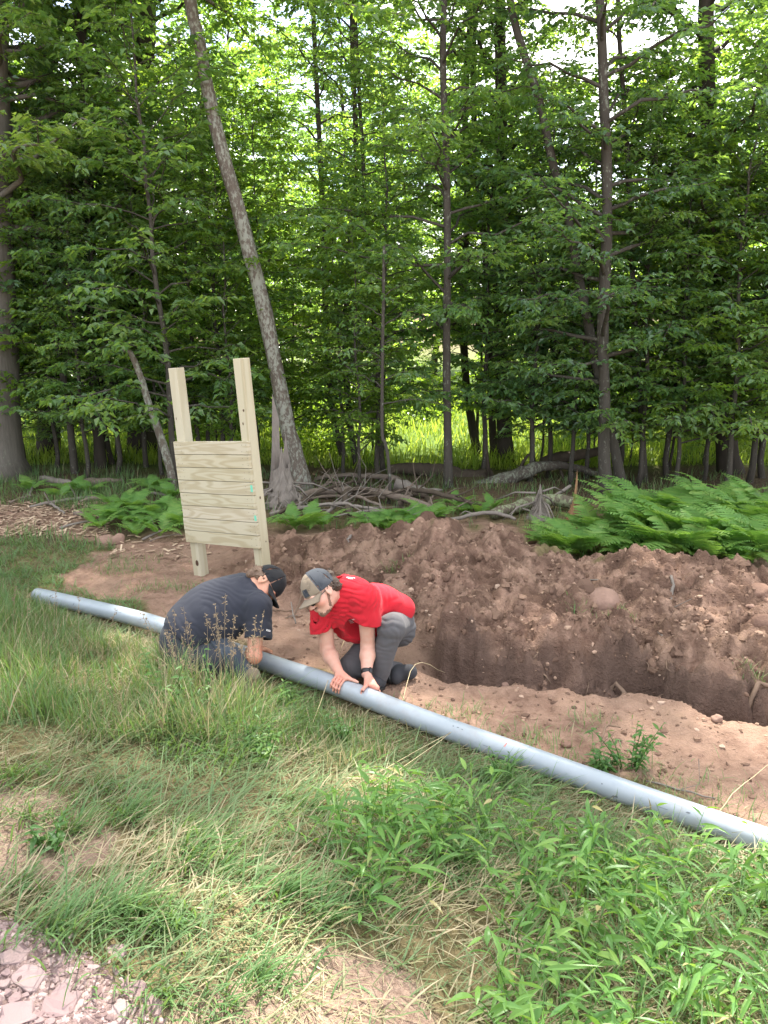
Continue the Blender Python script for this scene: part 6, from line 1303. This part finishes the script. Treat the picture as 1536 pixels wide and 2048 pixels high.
# ---------------------------------------------------------------- the man in the dark shirt
root2, O2 = person_root(400, 1395, 'man in dark T-shirt and black cap bent low over pipe, back turned')
a2 = img((.88, .36, -.12)); r2 = unit(img((.22, -.66, .62)) - a2 * (img((.22, -.66, .62)) @ a2)); b2 = np.cross(r2, a2); b2 = b2 if b2 @ CT > 0 or b2[2] > 0 else -b2
AT2 = np.array([a2, r2, b2])
nb2 = P(500, 1178, 4.72); pel2 = P(366, 1276, 4.62); sR2 = P(517, 1212, 4.60); sL2 = P(483, 1172, 4.90); el2 = P(508, 1312, 4.56); wr2 = P(506, 1296, 4.80); elL2 = P(505, 1240, 5.08); wrL2 = P(516, 1296, 5.04)
H2 = P(530, 1170, 4.71); A2 = frame(img((.45, -.80, .40)), img((.78, .50, -.36)))
F2 = Field(np.minimum.reduce([H2, pel2, el2, wrL2]) - [.1, .16, .16], np.maximum.reduce([H2, nb2, sL2, wrL2, elL2]) + [.15, .16, .18], .0038)
head(F2, H2, A2); F2.cap(H2 + np.array([-.035, 0, -.055]) @ A2, nb2, .054, .052, .03); F2.cap(nb2 - a2 * .05, nb2 - a2 * .30, .055, .06, .04); F2.cap(sR2, sL2, .05, .05, .04)
for s0, e0, w0 in ((sR2, el2, wr2), (sL2, elL2, wrL2)):
    F2.cap(s0, e0, .052, .042, .03); F2.ell(e0, .043, None, .02); F2.cap(e0, e0 + (w0 - e0) * .35, .043, .044, .02); F2.cap(e0 + (w0 - e0) * .35, w0, .044, .029, .02)
grip(F2, wr2, 508, 118, (-44, -30, -24), [wr2 + (around(508, -.02, 100, .08) - wr2) * .3, around(508, -.03, 92, PIPE_R + .012), around(508, -.03, 66, PIPE_R + .010), around(508, -.028, 44, PIPE_R + .008)], order=1)
grip(F2, wrL2, 522, 150, (-44, -30, -24), [wrL2 + (around(522, .02, 140, .08) - wrL2) * .3, around(522, .03, 135, PIPE_R + .012), around(522, .045, 128, PIPE_R + .010), around(522, .06, 124, PIPE_R + .008)], order=-1)
V, Q = F2.mesh(2); ql = (V - H2) @ A2.T; fl = np.exp(-((ql[:, 0] - .075) ** 2 + (np.abs(ql[:, 1]) - .03) ** 2 + (ql[:, 2] + .02) ** 2) / .002) * .7; fl = np.maximum(fl, .7 * np.exp(-((V - el2) ** 2).sum(1) / .003))
part('body', V, Q, skin2, root2, O2, attrs={'flush': fl})
S2 = Field(np.minimum.reduce([sR2, sL2, pel2]) - .26, np.maximum.reduce([sR2, sL2, nb2]) + .26, .005)
S2.ell(P(478, 1203, 4.72), (.17, .195, .125), AT2, .03); S2.ell(P(440, 1216, 4.70), (.19, .20, .145), AT2, .06); S2.ell(P(406, 1232, 4.67), (.18, .19, .145), AT2, .06); S2.ell(P(372, 1262, 4.63), (.13, .175, .14), AT2, .05); S2.ell(P(436, 1252, 4.66), (.15, .12, .12), AT2, .06)
S2.cap(nb2 - a2 * .02, sR2, .072, .078, .05); S2.cap(nb2 - a2 * .02, sL2, .072, .075, .05); S2.cap(sR2, P(517, 1292, 4.57), .078, .082, .03); S2.cap(sL2, P(510, 1225, 5.02), .076, .080, .03)
S2.warp(wrinkle(25, [(a2 - r2 * .8, .075, 1.0), (a2 * .3 + r2, .13, .6)], .0019))
se2 = P(517, 1278, 4.58); S2.cut(se2, unit(el2 - sR2) + img((.05, -.1, .2)) * .2, se2 + unit(el2 - sR2) * .07, .125); S2.cap(se2 - unit(el2 - sR2) * .06, el2, .070, .066, .004, '-')
S2.cut(P(350, 1262, 4.63), -a2 + img((.1, -.2, 0)) * .6, P(330, 1278, 4.62), .24); S2.cap(nb2 + a2 * .03, H2, .060, .072, .012, '-')
V, Q = S2.mesh(2); sh2 = part('shirt', V, Q, navy_c, root2, O2)
T2 = Field(pel2 - .42, pel2 + [.62, .42, .25], .0055)
T2.ell(P(362, 1282, 4.62), (.125, .155, .135), AT2, .03); T2.cap(P(372, 1310, 4.60), P(440, 1320, 4.55), .11, .09, .04); T2.cap(P(372, 1300, 4.85), P(455, 1318, 4.95), .10, .08, .04); T2.cap(P(360, 1310, 4.62), P(366, 1375, 4.60), .09, .07, .04)
T2.warp(wrinkle(35, [(np.array([1, .2, .6]), .08, 1.0)], .006)); V, Q = T2.mesh(2); part('trousers', V, Q, dark_tr, root2, O2)
T3 = Field(P(470, 1320, 4.5) - .35, P(470, 1320, 4.5) + .35, .005); T3.cap(P(438, 1296, 4.58), P(458, 1312, 4.52), .078, .070, .02); T3.cap(P(458, 1312, 4.52), P(494, 1350, 4.52), .068, .055, .02)
T3.warp(wrinkle(45, [(np.array([1, .2, .6]), .06, 1.0)], .006)); V, Q = T3.mesh(2); part('trouser_leg', V, Q, jean_c, root2, O2, label='faded blue grey trouser leg stretched out beside the pipe')
shoe(root2, O2, P(484, 1362, 4.54), P(516, 1386, 4.50), np.array([0, 0, 1.0]), boot_c, None, .043)
cap_hat(root2, O2, H2, A2, black_c, None, black_c)
hair_part(root2, O2, H2, A2, [((-.088, -.03, -.015), (.034, .045, .05)), ((-.092, .025, -.015), (.034, .05, .05)), ((-.085, -.04, -.055), (.03, .03, .03)), ((-.05, -.066, -.015), (.035, .018, .03)), ((-.09, .01, -.055), (.03, .05, .03)), ((-.02, -.071, .005), (.016, .011, .024))], hair2, 5)
F_ = Field(H2 - .15, H2 + .15, .0028)
for s_ in (-1, 1): F_.cap(H2 + np.array([.094, s_ * .018, .021]) @ A2, H2 + np.array([.082, s_ * .048, .023]) @ A2, .0052, .0038, .004)
V, Q = F_.mesh(1); part('eyebrows', V, Q, hair2, root2, O2)['kind'] = 'stuff'
rows = []
for i_ in range(7): x_ = -4.6 + i_ * 1.45; rows += [(x_, -.9, x_, .9, .55), (x_, [-.8, 0, .8][i_ % 3], x_ + .8, [.8, -.8, 0][i_ % 3], .5)]
stamp(sh2, O2, sh2, [(-5.6, -1.5, 5.4, -1.5, .8), (-5.6, 1.5, 5.4, 1.5, .8)] + rows, 537, 1261, 4.55, white_p.m, 'sleeve_tag', .85, (.97, .24))
